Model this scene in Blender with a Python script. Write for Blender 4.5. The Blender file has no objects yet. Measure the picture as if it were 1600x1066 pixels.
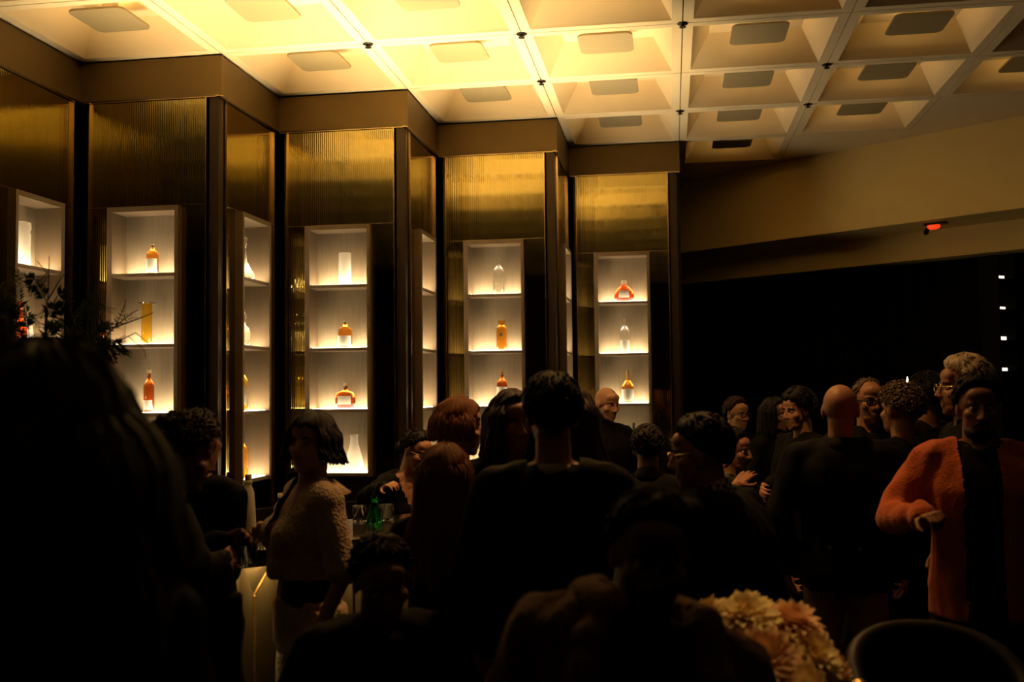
import bpy, bmesh, math, random
import numpy as np
from mathutils import Vector, Matrix, Euler
rnd = random.Random(7)
PI = math.pi
SC = bpy.context.scene
COL = SC.collection
M = 1.05                                   # ceiling / wall module (m)
H = 4.07                                   # underside of the ceiling ribs
# ------------------------------------------------------------------ camera
CAM = Vector((3.03396, -4.50770, 1.70))
F = Vector((-0.15264331, 0.98699444, 0.05041823))
RT = Vector((0.98809844, 0.15339779, -0.01142737))
UP = Vector((0.01901279, -0.04807387, 0.99866281))
FPX = 1603.73
cd = bpy.data.cameras.new('camera'); cam = bpy.data.objects.new('camera', cd); COL.objects.link(cam)
rm = Matrix((RT, UP, -F)).transposed().to_4x4()
cam.matrix_world = Matrix.Translation(CAM) @ rm
cd.sensor_width = 36; cd.lens = 36 * FPX / 1600; cd.clip_start = .05
cd.dof.use_dof = True; cd.dof.focus_distance = 6.0; cd.dof.aperture_fstop = 2.2
SC.camera = cam
# ------------------------------------------------------------------ world, exposure
w = bpy.data.worlds.new('world'); SC.world = w; w.use_nodes = True
w.node_tree.nodes['Background'].inputs[0].default_value = (1, .6, .3, 1)
w.node_tree.nodes['Background'].inputs[1].default_value = 0.0
vs = SC.view_settings
vs.view_transform = 'Standard'; vs.look = 'None'; vs.exposure = 0.0; vs.gamma = 1; vs.use_curve_mapping = False
cy = SC.cycles
cy.use_denoising = True; cy.max_bounces = 8; cy.diffuse_bounces = 4; cy.glossy_bounces = 4
cy.transmission_bounces = 8; cy.caustics_refractive = False; cy.caustics_reflective = False
cy.sample_clamp_indirect = 6
# light levels
UPLIGHT_W = 82.0        # trough uplight on the back counter
COFFER = 20.0           # lamp above each ceiling plate (emission strength)
LED = 30.0               # strip at the back of each niche shelf
DOWN_W = 185.0          # added spot over the right-hand guests
BARLED = 58.0           # strip under the bar top
def area(name, loc, rot, sx, sy, watts, col, spread=180):
    l = bpy.data.lights.new(name, 'AREA'); l.shape = 'RECTANGLE'; l.size = sx; l.size_y = sy
    l.energy = watts; l.color = col; l.spread = math.radians(spread)
    o = bpy.data.objects.new(name, l); COL.objects.link(o); o.location = loc; o.rotation_euler = rot
    return o
# warm uplight lying in the open trough along the back counter's front edge (runs parallel to the bar)
area('back_counter_uplight', (1.62 - .36, 1.62 + .36, 1.0), (PI, 0, PI / 4), 3.3, .04, UPLIGHT_W, (1, .76, .40), 58)

# added spot, no fixture, brightening the standing guests on the right (just above the frame)
dl = bpy.data.lights.new('guest_fill_spot', 'SPOT'); dl.energy = DOWN_W; dl.color = (1, .46, .15); dl.spot_size = math.radians(115); dl.spot_blend = 1; dl.shadow_soft_size = .10
dlo = bpy.data.objects.new('guest_fill_spot', dl); COL.objects.link(dlo); dlo.location = (3.05, .55, 4.05); dlo.rotation_euler = (0, math.radians(12), 0)
def ray(px, py):
    d = F * FPX + RT * (px - 800) - UP * (py - 533)
    return d / d.dot(F)
def atd(px, py, D): return CAM + ray(px, py) * D
def atz(px, py, z):
    d = ray(px, py); return CAM + d * ((z - CAM.z) / d.z)
# ------------------------------------------------------------------ helpers
def prop(o, label=None, cat=None, group=None, kind=None):
    if label: o['label'] = label
    if cat: o['category'] = cat
    if group: o['group'] = group
    if kind: o['kind'] = kind
    return o
def empty(name, loc=(0, 0, 0), rz=0, label=None, cat=None, group=None):
    o = bpy.data.objects.new(name, None); COL.objects.link(o)
    o.location = loc; o.rotation_euler = (0, 0, rz); o.empty_display_size = .1
    return prop(o, label, cat, group)
class MB:
    """collects simple solids into one mesh"""
    def __init__(s): s.v = []; s.f = []; s.m = []; s.mi = 0
    def add(s, vs, fs):
        b = len(s.v); s.v += [tuple(p) for p in vs]; s.f += [tuple(b + i for i in f) for f in fs]; s.m += [s.mi] * len(fs)
        return s
    def box(s, x0, x1, y0, y1, z0, z1):
        return s.add([(x0, y0, z0), (x1, y0, z0), (x1, y1, z0), (x0, y1, z0), (x0, y0, z1), (x1, y0, z1), (x1, y1, z1), (x0, y1, z1)],
                     [(0, 3, 2, 1), (4, 5, 6, 7), (0, 1, 5, 4), (1, 2, 6, 5), (2, 3, 7, 6), (3, 0, 4, 7)])
    def prism(s, pts, z0, z1):
        n = len(pts)
        vs = [(x, y, z0) for x, y in pts] + [(x, y, z1) for x, y in pts]
        fs = [tuple(reversed(range(n))), tuple(range(n, 2 * n))] + [(i, (i + 1) % n, n + (i + 1) % n, n + i) for i in range(n)]
        return s.add(vs, fs)
    def lathe(s, prof, cx=0, cy=0, n=28, sx=1, sy=1):
        vs = []; fs = []
        for r, z in prof:
            for k in range(n):
                a = 2 * PI * k / n; vs.append((cx + r * sx * math.cos(a), cy + r * sy * math.sin(a), z))
        for i in range(len(prof) - 1):
            for k in range(n):
                k2 = (k + 1) % n; fs.append((i * n + k, i * n + k2, (i + 1) * n + k2, (i + 1) * n + k))
        if prof[0][0] > 1e-6: fs.append(tuple(reversed(range(n))))
        if prof[-1][0] > 1e-6: fs.append(tuple(range((len(prof) - 1) * n, len(prof) * n)))
        return s.add(vs, fs)
    def tube(s, pts, rs, n=8, ell=None):
        """round tube along points with a radius per point, closed ends"""
        pts = [Vector(p) for p in pts]; L = len(pts)
        if not hasattr(rs, '__len__'): rs = [rs] * L
        vs = []; fs = []; up = None
        for i, p in enumerate(pts):
            t = (pts[min(i + 1, L - 1)] - pts[max(i - 1, 0)])
            if t.length < 1e-9: t = Vector((0, 0, 1))
            t.normalize()
            if up is None:
                up = Vector((0, 0, 1)) if abs(t.z) < .9 else Vector((0, 1, 0))
            a = t.cross(up)
            if a.length < 1e-6: a = t.orthogonal()
            a.normalize(); b = a.cross(t); up = b
            for k in range(n):
                q = 2 * PI * k / n; vs.append(p + (a * math.cos(q) + b * math.sin(q)) * rs[i])
        for i in range(L - 1):
            for k in range(n):
                k2 = (k + 1) % n; fs.append((i * n + k, i * n + k2, (i + 1) * n + k2, (i + 1) * n + k))
        fs.append(tuple(reversed(range(n)))); fs.append(tuple(range((L - 1) * n, L * n)))
        return s.add(vs, fs)
    def ball(s, c, r, nu=14, nv=8, mat=None):
        """ellipsoid: r = radius or 3 radii; mat = 3x3 rotation"""
        if not hasattr(r, '__len__'): r = (r, r, r)
        vs = []
        for i in range(nv + 1):
            th = PI * i / nv
            for k in range(nu):
                ph = 2 * PI * k / nu
                p = Vector((r[0] * math.sin(th) * math.cos(ph), r[1] * math.sin(th) * math.sin(ph), r[2] * math.cos(th)))
                if mat: p = mat @ p
                vs.append(p + Vector(c))
        fs = []
        for i in range(nv):
            for k in range(nu):
                k2 = (k + 1) % nu; fs.append((i * nu + k, (i + 1) * nu + k, (i + 1) * nu + k2, i * nu + k2))
        return s.add(vs, fs)
    def cap(s, a, ra, b, rb, n=12):
        """tapered capsule"""
        a = Vector(a); b = Vector(b); d = b - a; L = d.length
        if L < 1e-6: return s.ball(a, ra)
        t = d / L; pts = []; rs = []
        for q in (-1, -.85, -.5, 0): pts.append(a + t * ra * q); rs.append(ra * math.sqrt(max(1e-4, 1 - q * q)))
        for q in (0, .5, .85, 1): pts.append(b + t * rb * q); rs.append(rb * math.sqrt(max(1e-4, 1 - q * q)))
        return s.tube(pts, rs, n)
    def loft(s, rings):
        n = len(rings[0]); vs = [p for r in rings for p in r]; fs = []
        for i in range(len(rings) - 1):
            for k in range(n):
                k2 = (k + 1) % n; fs.append((i * n + k, i * n + k2, (i + 1) * n + k2, (i + 1) * n + k))
        fs.append(tuple(reversed(range(n)))); fs.append(tuple(range((len(rings) - 1) * n, len(rings) * n)))
        return s.add(vs, fs)
    def mesh(s, name):
        me = bpy.data.meshes.new(name); me.from_pydata(s.v, [], s.f); me.update(); return me
    def build(s, name, mats, parent=None, smooth=False, bevel=0, loc=None, fix=True):
        me = s.mesh(name)
        if not isinstance(mats, (list, tuple)): mats = [mats]
        for m in mats: me.materials.append(m)
        if len(mats) > 1: me.polygons.foreach_set('material_index', s.m)
        if fix or bevel:
            bm = bmesh.new(); bm.from_mesh(me)
            bmesh.ops.remove_doubles(bm, verts=bm.verts, dist=1e-5)
            bmesh.ops.recalc_face_normals(bm, faces=bm.faces)
            if bevel:
                es = [e for e in bm.edges if len(e.link_faces) == 2 and e.calc_face_angle(0) > .6]
                bmesh.ops.bevel(bm, geom=es, offset=bevel, segments=2, affect='EDGES', profile=.5)
            bm.to_mesh(me); bm.free()
        if smooth: me.polygons.foreach_set('use_smooth', [True] * len(me.polygons))
        o = bpy.data.objects.new(name, me); COL.objects.link(o)
        if parent: o.parent = parent
        if loc: o.location = loc
        return o
def copy_tree(src):
    r = src.copy(); COL.objects.link(r)
    for ch in src.children:
        c = ch.copy(); COL.objects.link(c); c.parent = r
        for g in ch.children:
            d = g.copy(); COL.objects.link(d); d.parent = c
    return r
# ------------------------------------------------------------------ materials
def mat(name, col, rough=.6, metal=0., spec=.5, var=0., scale=20., bump=0., bscale=80., emit=None, est=0., trans=0., ior=1.45, stretch=None, alpha=1., sheen=0., transl=0., coat=0.):
    m = bpy.data.materials.new(name); m.use_nodes = True
    nt = m.node_tree; N = nt.nodes; L = nt.links; p = N['Principled BSDF']
    c = (*col, 1) if len(col) == 3 else col
    p.inputs['Base Color'].default_value = c; p.inputs['Roughness'].default_value = rough
    p.inputs['Metallic'].default_value = metal; p.inputs['Specular IOR Level'].default_value = spec
    p.inputs['IOR'].default_value = ior; p.inputs['Transmission Weight'].default_value = trans
    p.inputs['Alpha'].default_value = alpha; p.inputs['Sheen Weight'].default_value = sheen; p.inputs['Coat Weight'].default_value = coat
    if emit: p.inputs['Emission Color'].default_value = (*emit, 1); p.inputs['Emission Strength'].default_value = est
    if var or bump:
        tc = N.new('ShaderNodeTexCoord'); mp = N.new('ShaderNodeMapping'); L.new(tc.outputs['Object'], mp.inputs[0])
        if stretch: mp.inputs['Scale'].default_value = stretch
    if var:
        nz = N.new('ShaderNodeTexNoise'); nz.inputs['Scale'].default_value = scale; nz.inputs['Detail'].default_value = 5
        L.new(mp.outputs[0], nz.inputs['Vector'])
        mx = N.new('ShaderNodeMix'); mx.data_type = 'RGBA'
        mx.inputs[6].default_value = tuple(v * (1 - var) for v in c[:3]) + (1,); mx.inputs[7].default_value = tuple(min(1, v * (1 + var)) for v in c[:3]) + (1,)
        L.new(nz.outputs['Fac'], mx.inputs[0]); L.new(mx.outputs[2], p.inputs['Base Color'])
    if bump:
        nb = N.new('ShaderNodeTexNoise'); nb.inputs['Scale'].default_value = bscale; nb.inputs['Detail'].default_value = 3
        L.new(mp.outputs[0], nb.inputs['Vector'])
        b = N.new('ShaderNodeBump'); b.inputs['Strength'].default_value = bump; b.inputs['Distance'].default_value = .01
        L.new(nb.outputs['Fac'], b.inputs['Height']); L.new(b.outputs[0], p.inputs['Normal'])
    if transl:
        tr = N.new('ShaderNodeBsdfTranslucent'); tr.inputs[0].default_value = c
        ms = N.new('ShaderNodeMixShader'); ms.inputs[0].default_value = transl
        L.new(p.outputs[0], ms.inputs[1]); L.new(tr.outputs[0], ms.inputs[2]); L.new(ms.outputs[0], N['Material Output'].inputs[0])
    return m
def emis(name, col, st):
    m = bpy.data.materials.new(name); m.use_nodes = True; nt = m.node_tree
    for n in list(nt.nodes):
        if n.type == 'BSDF_PRINCIPLED': nt.nodes.remove(n)
    e = nt.nodes.new('ShaderNodeEmission'); e.inputs[0].default_value = (*col, 1); e.inputs[1].default_value = st
    nt.links.new(e.outputs[0], nt.nodes['Material Output'].inputs[0]); return m
m_ceil = mat('cream_plaster', (.80, .63, .37), .75, var=.06, scale=3)
m_plate = mat('plate_enamel', (.34, .26, .13), .5, var=.05, scale=6)
m_joint = mat('joint_shadow_gap', (.03, .02, .01), .8)
m_dark = mat('dark_metal', (.015, .011, .008), .45, metal=.5)
m_fascia = mat('bronze_fascia', (.15, .095, .028), .5, metal=.6, var=.08, scale=8)
m_pil = mat('dark_bronze', (.045, .03, .016), .38, metal=.7, var=.15, scale=5, stretch=(1, 1, .1))
m_reed = mat('reeded_bronze', (.36, .29, .095), .035, metal=1., var=.08, scale=6, stretch=(8, 8, .3))
m_trim = mat('polished_bronze', (.62, .44, .22), .22, metal=1.)
m_frame = mat('brushed_bronze_frame', (.17, .12, .07), .45, metal=.6, var=.12, scale=30, stretch=(1, 1, .05))
m_nback = mat('niche_back', (.22, .165, .10), .55, metal=.15, var=.22, scale=22, stretch=(3, 3, .25))
m_led = emis('niche_led', (1, .80, .52), LED)
m_led2 = emis('niche_front_led', (1, .80, .52), LED * .5)
m_wall = mat('tan_plaster', (.90, .66, .24), .85, var=.05, scale=4)
m_wdark = mat('dark_panelling', (.012, .008, .006), .6)
m_drape = mat('black_drape', (.003, .0025, .0025), .9, spec=.1)
m_floor = mat('dark_floor', (.015, .010, .007), .35, var=.3, scale=6)
m_bartop = mat('black_stone', (.012, .010, .008), .12, var=.3, scale=12, coat=.3)
m_barfront = mat('olive_bronze', (.28, .21, .10), .35, metal=.8, var=.1, scale=12, stretch=(1, 1, .1))
m_gold = mat('brass_edge', (.80, .55, .22), .25, metal=1.)
m_barled = emis('bar_led', (1, .70, .32), BARLED)
m_coffer = emis('coffer_lamp', (1, .70, .27), COFFER)
# ------------------------------------------------------------------ ceiling
def has_coffer(a, b): return b <= a + 2 and a + b <= 8
mb = MB(); mj = MB()
i0, i1, h0, hi, zt = -4, 9, .065, .19, H + .22
for a in range(i0, i1):
    for b in range(-7, 9):
        x0, y0 = a * M, b * M; g = .0035
        if b > a + 2 and b > 2 and a < 2: 
            if b > a + 2: continue
        if not has_coffer(a, b):
            mb.add([(x0, y0, H), (x0 + M, y0, H), (x0 + M, y0 + M, H), (x0, y0 + M, H)], [(0, 3, 2, 1)]); continue
        def ring(o, z): return [(x0 + o, y0 + o, z), (x0 + M - o, y0 + o, z), (x0 + M - o, y0 + M - o, z), (x0 + o, y0 + M - o, z)]
        vs_ = ring(g, H + .04) + ring(g, H) + ring(h0 * M, H) + ring(h0 * M + .006, H + .012) + ring(hi * M, zt)
        fs_ = []
        for r in range(4):
            for k in range(4):
                k2 = (k + 1) % 4; fs_.append((r * 4 + k, r * 4 + k2, r * 4 + 4 + k2, r * 4 + 4 + k))
        fs_.append((16, 17, 18, 19)); mb.add(vs_, fs_)
        for (p, q) in (((x0 - g, y0 - g), (x0 + M + g, y0 + g)), ((x0 - g, y0 - g), (x0 + g, y0 + M + g))):
            mj.add([(p[0], p[1], H + .03), (q[0], p[1], H + .03), (q[0], q[1], H + .03), (p[0], q[1], H + .03)], [(0, 1, 2, 3)])
prop(mb.build('ceiling', m_ceil), kind='structure')
prop(mj.build('trim_1', m_joint), kind='structure')
mb = MB(); mb.box(i0 * M, i1 * M, -7 * M, 9 * M, H + .3, H + .4); prop(mb.build('roof_slab', m_dark), kind='structure')
mb = MB(); mb.box(i0 * M, i1 * M, -7 * M, 9 * M, -.1, 0); prop(mb.build('floor', m_floor), kind='structure')
# lamps in the coffers
def rrect(hx, hy, r, n=6):
    pts = []
    for cx, cy, a0 in ((hx - r, hy - r, 0), (-hx + r, hy - r, 90), (-hx + r, -hy + r, 180), (hx - r, -hy + r, 270)):
        for k in range(n + 1):
            a = math.radians(a0 + 90 * k / n); pts.append((cx + r * math.cos(a), cy + r * math.sin(a)))
    return pts
ORD = ['first', 'second', 'third', 'fourth', 'fifth', 'sixth', 'seventh', 'eighth']
lamp0 = None
cells = [(a, b) for b in range(0, 6) for a in range(-2, 7) if has_coffer(a, b)]
def inframe(p):
    d = Vector(p) - CAM; z = d.dot(F)
    if z < .3: return None
    x = 800 + FPX * d.dot(RT) / z; y = 533 - FPX * d.dot(UP) / z
    return (x, y) if -60 < x < 1660 and -60 < y < 1126 else None
rowname = {5: 'coffer row behind the last bay', 4: 'coffer row reaching the last bay', 3: 'coffer row reaching the third bay',
           2: 'coffer row reaching the white cylinder bay', 1: 'coffer row near the top edge', 0: 'coffer row cut by the top edge'}
rows = {}
for a, b in cells:
    x, y = (a + .5) * M, (b + .5) * M
    if not inframe((x, y, H + .07)): continue
    rows.setdefault(b, []).append(a)
for b, al in rows.items():
    for k, a in enumerate(sorted(al)):
        x, y = (a + .5) * M, (b + .5) * M
        if lamp0 is None:
            L0 = lamp0 = empty('ceiling_lamp')
            MB().prism(rrect(.19, .20, .055), 0, .016).build('plate', m_plate, L0, bevel=.003)
            MB().box(-.035, .035, -.035, .035, .016, .145).build('stem', m_plate, L0)
            MB().lathe([(.052, .024), (.075, .024), (.075, .040), (.052, .040), (.052, .024)], n=12).build('lamp_ring', m_coffer, L0)
        else: L0 = copy_tree(lamp0)
        L0.location = (x, y, H + .075)
        prop(L0, 'square ceiling lamp plate, %s from left, %s' % (ORD[k], rowname[b]), 'ceiling lamp', 'lamp plates hung in the ceiling coffers')
sp0 = None
for (a, b), t in {(1, 2): 'between the white cylinder bay and the top edge', (2, 2): 'straight above the third wall bay near the top edge', (2, 3): 'nearest the third wall bay corner',
                  (3, 2): 'above the last wall bay near the top edge', (3, 4): 'nearest the last wall bay corner', (4, 3): 'above the dark drapes, nearer the top edge', (4, 4): 'above the dark drapes, nearer the plain ceiling'}.items():
    if sp0 is None:
        S0 = sp0 = empty('sprinkler_head'); MB().lathe([(.034, -.004), (.036, .0), (.03, .008), (.03, .02)], n=20).build('rosette', m_dark, S0, smooth=True)
        q = MB(); q.lathe([(.010, -.022), (.012, -.004)], n=10); q.lathe([(.022, -.026), (.022, -.022)], n=12); q.build('nozzle', m_dark, S0)
    else: S0 = copy_tree(sp0)
    S0.location = (a * M, b * M, H - .002)
    prop(S0, 'small dark round ceiling fitting, %s' % t, 'sprinkler', 'round fittings at the rib crossings')
# ------------------------------------------------------------------ stepped bar wall
def reeds(mb, x0, x1, z0, z1, y, pitch=.0165, amp=.0004):
    n = max(1, round((x1 - x0) / pitch)); p = (x1 - x0) / n; pts = []
    for k in range(n):
        for q in range(6):
            t = q / 6; pts.append((x0 + (k + t) * p, y - amp * math.sin(PI * t) ** .7))
    pts.append((x1, y)); m = len(pts)
    mb.add([(px, py, z0) for px, py in pts] + [(px, py, z1) for px, py in pts], [(i, i + 1, m + i + 1, m + i) for i in range(m - 1)])
    mb.box(x0, x1, y, y + .012, z0, z1)
ZP = 3.785; ZC = 3.03; ZB = 1.07
SHELVES = [(2.53, 2.555), (2.04, 2.065), (1.565, 1.59), (1.075, 1.10)]   # slab z ranges, top shelf first
wall_i = 0; ped = []
def bay(ox, oy, rz, mir, what, where):
    """one module of the stepped wall; local x along the wall, y into the wall. what = phrase for the niche"""
    global wall_i
    T = Matrix.Translation((ox, oy, 0)) @ Matrix.Rotation(rz, 4, 'Z')
    u = (lambda q: q * M) if not mir else (lambda q: (1 - q) * M)
    def X(a, b): a, b = u(a), u(b); return (min(a, b), max(a, b))
    def put(o): o.matrix_world = T; return o
    # structure of the module
    wall_i += 1
    q = MB(); q.box(*X(0, 1 - .0605 / M if mir else 1), 0, .06, ZP, H - .012); q.box(*X(0.06, .70), .25, .30, 0, H)
    put(prop(q.build('wall_left.%03d' % wall_i, m_fascia), kind='structure'))
    q = MB(); q.box(*X(.905, .951 if mir else .970), .030, .050, 0, ZP - .012)
    put(prop(q.build('pilaster', m_pil), 'dark bronze outer-corner pilaster %s' % where, 'pilaster', 'dark pilasters at the wall corners'))
    q = MB(); q.box(*X(.0555, .0615), .010, .04, .5, ZP); q.box(*X(.884, .891), .010, .04, .5, ZP); q.box(*X(.0, 1), .016, .04, ZP - .010, ZP - .001)
    q.box(*X(.0615, .884), .018, .04, ZC - .004, ZC + .003)
    put(prop(q.build('trim_2.%03d' % wall_i, m_trim), kind='structure'))
    q = MB(); reeds(q, *X(.0615, .884), ZC + .003, ZP - .010, .030)
    put(prop(q.build('reeded_panel', m_reed), 'wide reeded panel above the %s' % what, 'wall panel', 'reeded bronze wall panels'))
    q = MB(); reeds(q, *X(.0615, .213), ZB - .02, ZC - .004, .030)
    put(prop(q.build('reeded_panel', m_reed), 'narrow inner-side reeded strip of the %s' % what, 'wall panel', 'reeded bronze wall panels'))
    q = MB(); reeds(q, *X(.715, .884), ZB - .02, ZC - .004, .030)
    put(prop(q.build('reeded_panel', m_reed), 'narrow outer-side reeded strip of the %s' % what, 'wall panel', 'reeded bronze wall panels'))
    q = MB(); reeds(q, *X(.0615, .884), .5, ZB - .02, .030)
    put(prop(q.build('reeded_panel', m_reed), 'low reeded panel under the %s' % what, 'wall panel', 'reeded bronze wall panels'))
    q = MB(); q.box(*X(.034, .0553), .030, .08, 0, ZP - .012)
    put(prop(q.build('pilaster', m_pil), 'slim dark inner-corner pilaster %s' % where, 'pilaster', 'dark pilasters at the wall corners'))
    # the niche
    c = empty('display_cabinet', label='tall lit niche cabinet, the %s' % what, cat='cabinet', group='lit niche cabinets in the stepped wall')
    c.matrix_world = T
    x0, x1 = X(.213, .715); i0_, i1_ = X(.250, .690); yf, yb = -.03, .175
    q = MB(); z0, z1 = ZB, 3.02; zi = 2.985
    q.box(x0, i0_, yf, yb, z0, z1); q.box(i1_, x1, yf, yb, z0, z1); q.box(i0_, i1_, yf, yb, zi, z1)
    q.build('frame', m_frame, c)
    q = MB(); q.box(i0_, i1_, yb - .012, yb + .02, z0, zi); q.build('back_panel', m_nback, c)
    for (a, b) in SHELVES:
        q = MB(); q.box(i0_ + .0005, i1_ - .0005, yf + .006, yb - .013, a, b); q.build('shelf', m_frame, c)
        q = MB(); q.box(i0_ + .012, i1_ - .012, yb - .128, yb - .016, b + .0003, b + .003); q.build('light_strip', m_led, c)
        q = MB(); q.box(i0_ + .012, i1_ - .012, yf + .03, yb - .13, b + .0003, b + .003); q.build('light_panel', m_led2, c)
    ctr = (i0_ + i1_) / 2
    return lambda k, du=0, dy=0: T @ Vector((ctr + du, .085 + dy, SHELVES[k][1] + .0035))
BAY = [('cabinet with the red flask above a clear bottle', 'at the last wall bay'), ('cabinet with the tall-necked clear decanter on top', 'at the third wall bay'),
       ('cabinet with the white cylinder on top', 'at the white cylinder bay'), ('cabinet with the tall yellow cylinder bottle', 'at the yellow cylinder bay')]
P = {}
P['b4'] = bay(2 * M, 5 * M, 0, False, *BAY[0]); P['b3'] = bay(1 * M, 4 * M, 0, False, *BAY[1])
P['b2'] = bay(0, 3 * M, 0, False, *BAY[2]); P['b1'] = bay(-M, 2 * M, 0, False, *BAY[3])
P['s-1'] = bay(-M, M, PI / 2, True, 'side cabinet behind the green branches', 'beside the green branches')
P['s0'] = bay(0, 2 * M, PI / 2, True, 'side cabinet with four bottles in a column', 'on the return left of the white cylinder bay')
P['s1'] = bay(M, 3 * M, PI / 2, True, 'narrow side cabinet left of the third bay', 'on the return left of the third wall bay')
P['s2'] = bay(2 * M, 4 * M, PI / 2, True, 'sliver of side cabinet by the last bay', 'on the return left of the last wall bay')
# end wall behind the last bay, and outer walls of the room
mb = MB(); mb.box(3 * M - .08, 3 * M - .002, 5 * M + .11, 9 * M, 0, H); prop(mb.build('wall_end', m_wdark), kind='structure')
mb = MB(); mb.box(-4 * M, -M - .3, M, M + .1, 0, H); mb.box(-4 * M - .1, -4 * M, -7 * M, M, 0, H); prop(mb.build('wall_far_left', m_wdark), kind='structure')
mb = MB(); mb.box(-4 * M, 9 * M, -7 * M - .1, -7 * M, 0, H); prop(mb.build('wall_front', m_wdark), kind='structure')
mb = MB(); mb.box(9 * M, 9 * M + .1, -7 * M, 9 * M, 0, H); prop(mb.build('wall_right', m_wdark), kind='structure')
mb = MB(); mb.box(-M, 9 * M, 9 * M, 9 * M + .1, 0, H); prop(mb.build('wall_back', m_wdark), kind='structure')
# angled bulkhead on the right
WA = Vector((4.4976 * M, 5.7091 * M, 0)); WD = Vector((1.33079, -1.01803, 0)).normalized(); WN = Vector((WD.y, -WD.x, 0)) * -1  # WN into the wall
bulk_rz = math.atan2(WD.y, WD.x)
BT = Matrix.Translation(WA) @ Matrix.Rotation(bulk_rz, 4, 'Z')      # local x along wall, y into the wall
mb = MB(); mb.box(-2.6, 5.2, 0, .9, 3.26, H - .001); o = mb.build('wall_back_right', m_wall); o.matrix_world = BT; prop(o, kind='structure')
mb = MB(); mb.box(-2.6, 5.2, .62, .9, 2.98, 3.26); o = mb.build('trim_3', m_wall); o.matrix_world = BT; prop(o, kind='structure')
mb = MB(); mb.box(-2.6, 5.2, .9, 1.0, 0, H); o = mb.build('wall_behind_drapes', m_wdark); o.matrix_world = BT; prop(o, kind='structure')
pts = []; n = 300
for k in range(n + 1):
    x = -2.4 + 4.4 * k / n; pts.append((x, .84 + .03 * math.sin(x * 2 * PI / .19) + .012 * math.sin(x * 37)))
mb = MB(); mb.add([(x, y, .01) for x, y in pts] + [(x, y, 2.97) for x, y in pts], [(i, i + 1, n + 2 + i, n + 1 + i) for i in range(n)])
mb.add([(x, y + .006, .01) for x, y in pts] + [(x, y + .006, 2.97) for x, y in pts], [(i, i + 1, n + 2 + i, n + 1 + i) for i in range(n)])
o = mb.build('curtain', m_drape, smooth=True, fix=False); o.matrix_world = BT
prop(o, 'black floor-length curtain hanging under the tan bulkhead', 'curtain')
# ------------------------------------------------------------------ bottles in the niches
def glass(name, col, rough=.03, t=1.): return mat(name, col, rough, trans=t, ior=1.4)
g_clear = glass('clear_glass', (.97, .97, .93)); g_amber = glass('amber_spirit', (.85, .34, .05)); g_dark = glass('dark_amber_spirit', (.55, .12, .02))
g_yellow = glass('yellow_spirit', (.90, .58, .05)); g_red = glass('red_spirit', (.85, .12, .03)); g_green = glass('green_glass', (.10, .30, .06)); g_orange = glass('orange_spirit', (.95, .42, .04))
g_emerald = glass('emerald_glass', (.03, .42, .10)); g_ice = glass('tumbler_glass', (.95, .95, .92))
m_paper = mat('cream_label', (.86, .80, .66), .6, transl=.45); m_frost = mat('frosted_white_glass', (.92, .90, .84), .5, transl=.6)
m_cork = mat('pale_stopper', (.75, .62, .38), .5, transl=.2); m_goldf = mat('gold_foil', (.85, .60, .18), .35, metal=.8); m_blk = mat('black_stopper', (.02, .018, .015), .4)
m_emb = mat('dark_emblem', (.10, .06, .03), .5)
def bottle(pos, h, r, prof, gm, label, cap=None, capm=None, lab=None, sx=1, sy=1, rz=0, labm=None, neck_label=None, extra=None, name='bottle', cat='bottle', group='bottles displayed in the niches'):
    """prof: (radius fraction, height fraction) pairs; lab: (z0, z1, half angle) as fractions; cap: (radius m, z0, z1 fraction)"""
    b = empty(name, pos, rz, label, cat, group)
    p = [(0, 0)] + [(rr * r, zz * h) for rr, zz in prof]
    if p[-1][0] > 1e-4: p.append((0, p[-1][1]))
    q = MB(); q.lathe(p, n=32, sx=sx, sy=sy); q.build('body', gm, b, smooth=True)
    def rad(z):
        for (r0, z0), (r1, z1) in zip(prof, prof[1:]):
            if z0 <= z <= z1: return (r0 + (r1 - r0) * (z - z0) / max(1e-6, z1 - z0)) * r
        return r
    for nm, lb in (('label', lab), ('neck_label', neck_label)):
        if not lb: continue
        z0, z1, ha = lb; n = 16; k = 6; vs = []
        for i in range(k + 1):
            z = z0 + (z1 - z0) * i / k; rr = rad(z) + .0012
            for j in range(n + 1):
                a = -PI / 2 + ha * (2 * j / n - 1); vs.append((rr * sx * math.cos(a), rr * sy * math.sin(a), z * h))
        q = MB(); q.add(vs, [(i * (n + 1) + j, i * (n + 1) + j + 1, (i + 1) * (n + 1) + j + 1, (i + 1) * (n + 1) + j) for i in range(k) for j in range(n)])
        q.build(nm, labm or m_paper, b, smooth=True)
    if cap:
        cr, z0, z1 = cap; q = MB(); q.lathe([(cr, z0 * h), (cr, z1 * h - .003), (cr * .85, z1 * h)], n=20); q.build('stopper', capm or m_cork, b, smooth=False)
    if extra: extra(b, h, r)
    return b
STD = [(.9, 0), (1, .02), (1, .58), (.94, .64), (.55, .72), (.33, .77), (.30, .90), (.34, .905), (.34, .93), (.3, .93)]
SQUAT = [(.9, 0), (1, .03), (1, .62), (.92, .70), (.6, .77), (.30, .80), (.28, .92), (.28, .93)]
CYL = [(.97, 0), (1, .01), (1, .985), (.97, 1)]
CONE = [(.9, 0), (1, .03), (.95, .25), (.70, .50), (.42, .75), (.36, .93), (.40, .94), (.40, 1)]
TALL = [(.95, 0), (1, .02), (1, .50), (.9, .56), (.42, .64), (.32, .70), (.28, .90), (.30, .91)]
GOOSE = [(.7, 0), (1, .04), (.95, .12), (.55, .28), (.30, .42), (.25, .60), (.22, .80), (.34, .82), (.30, .86), (.20, .88), (.42, .92), (.40, .96), (.18, 1)]
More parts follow.
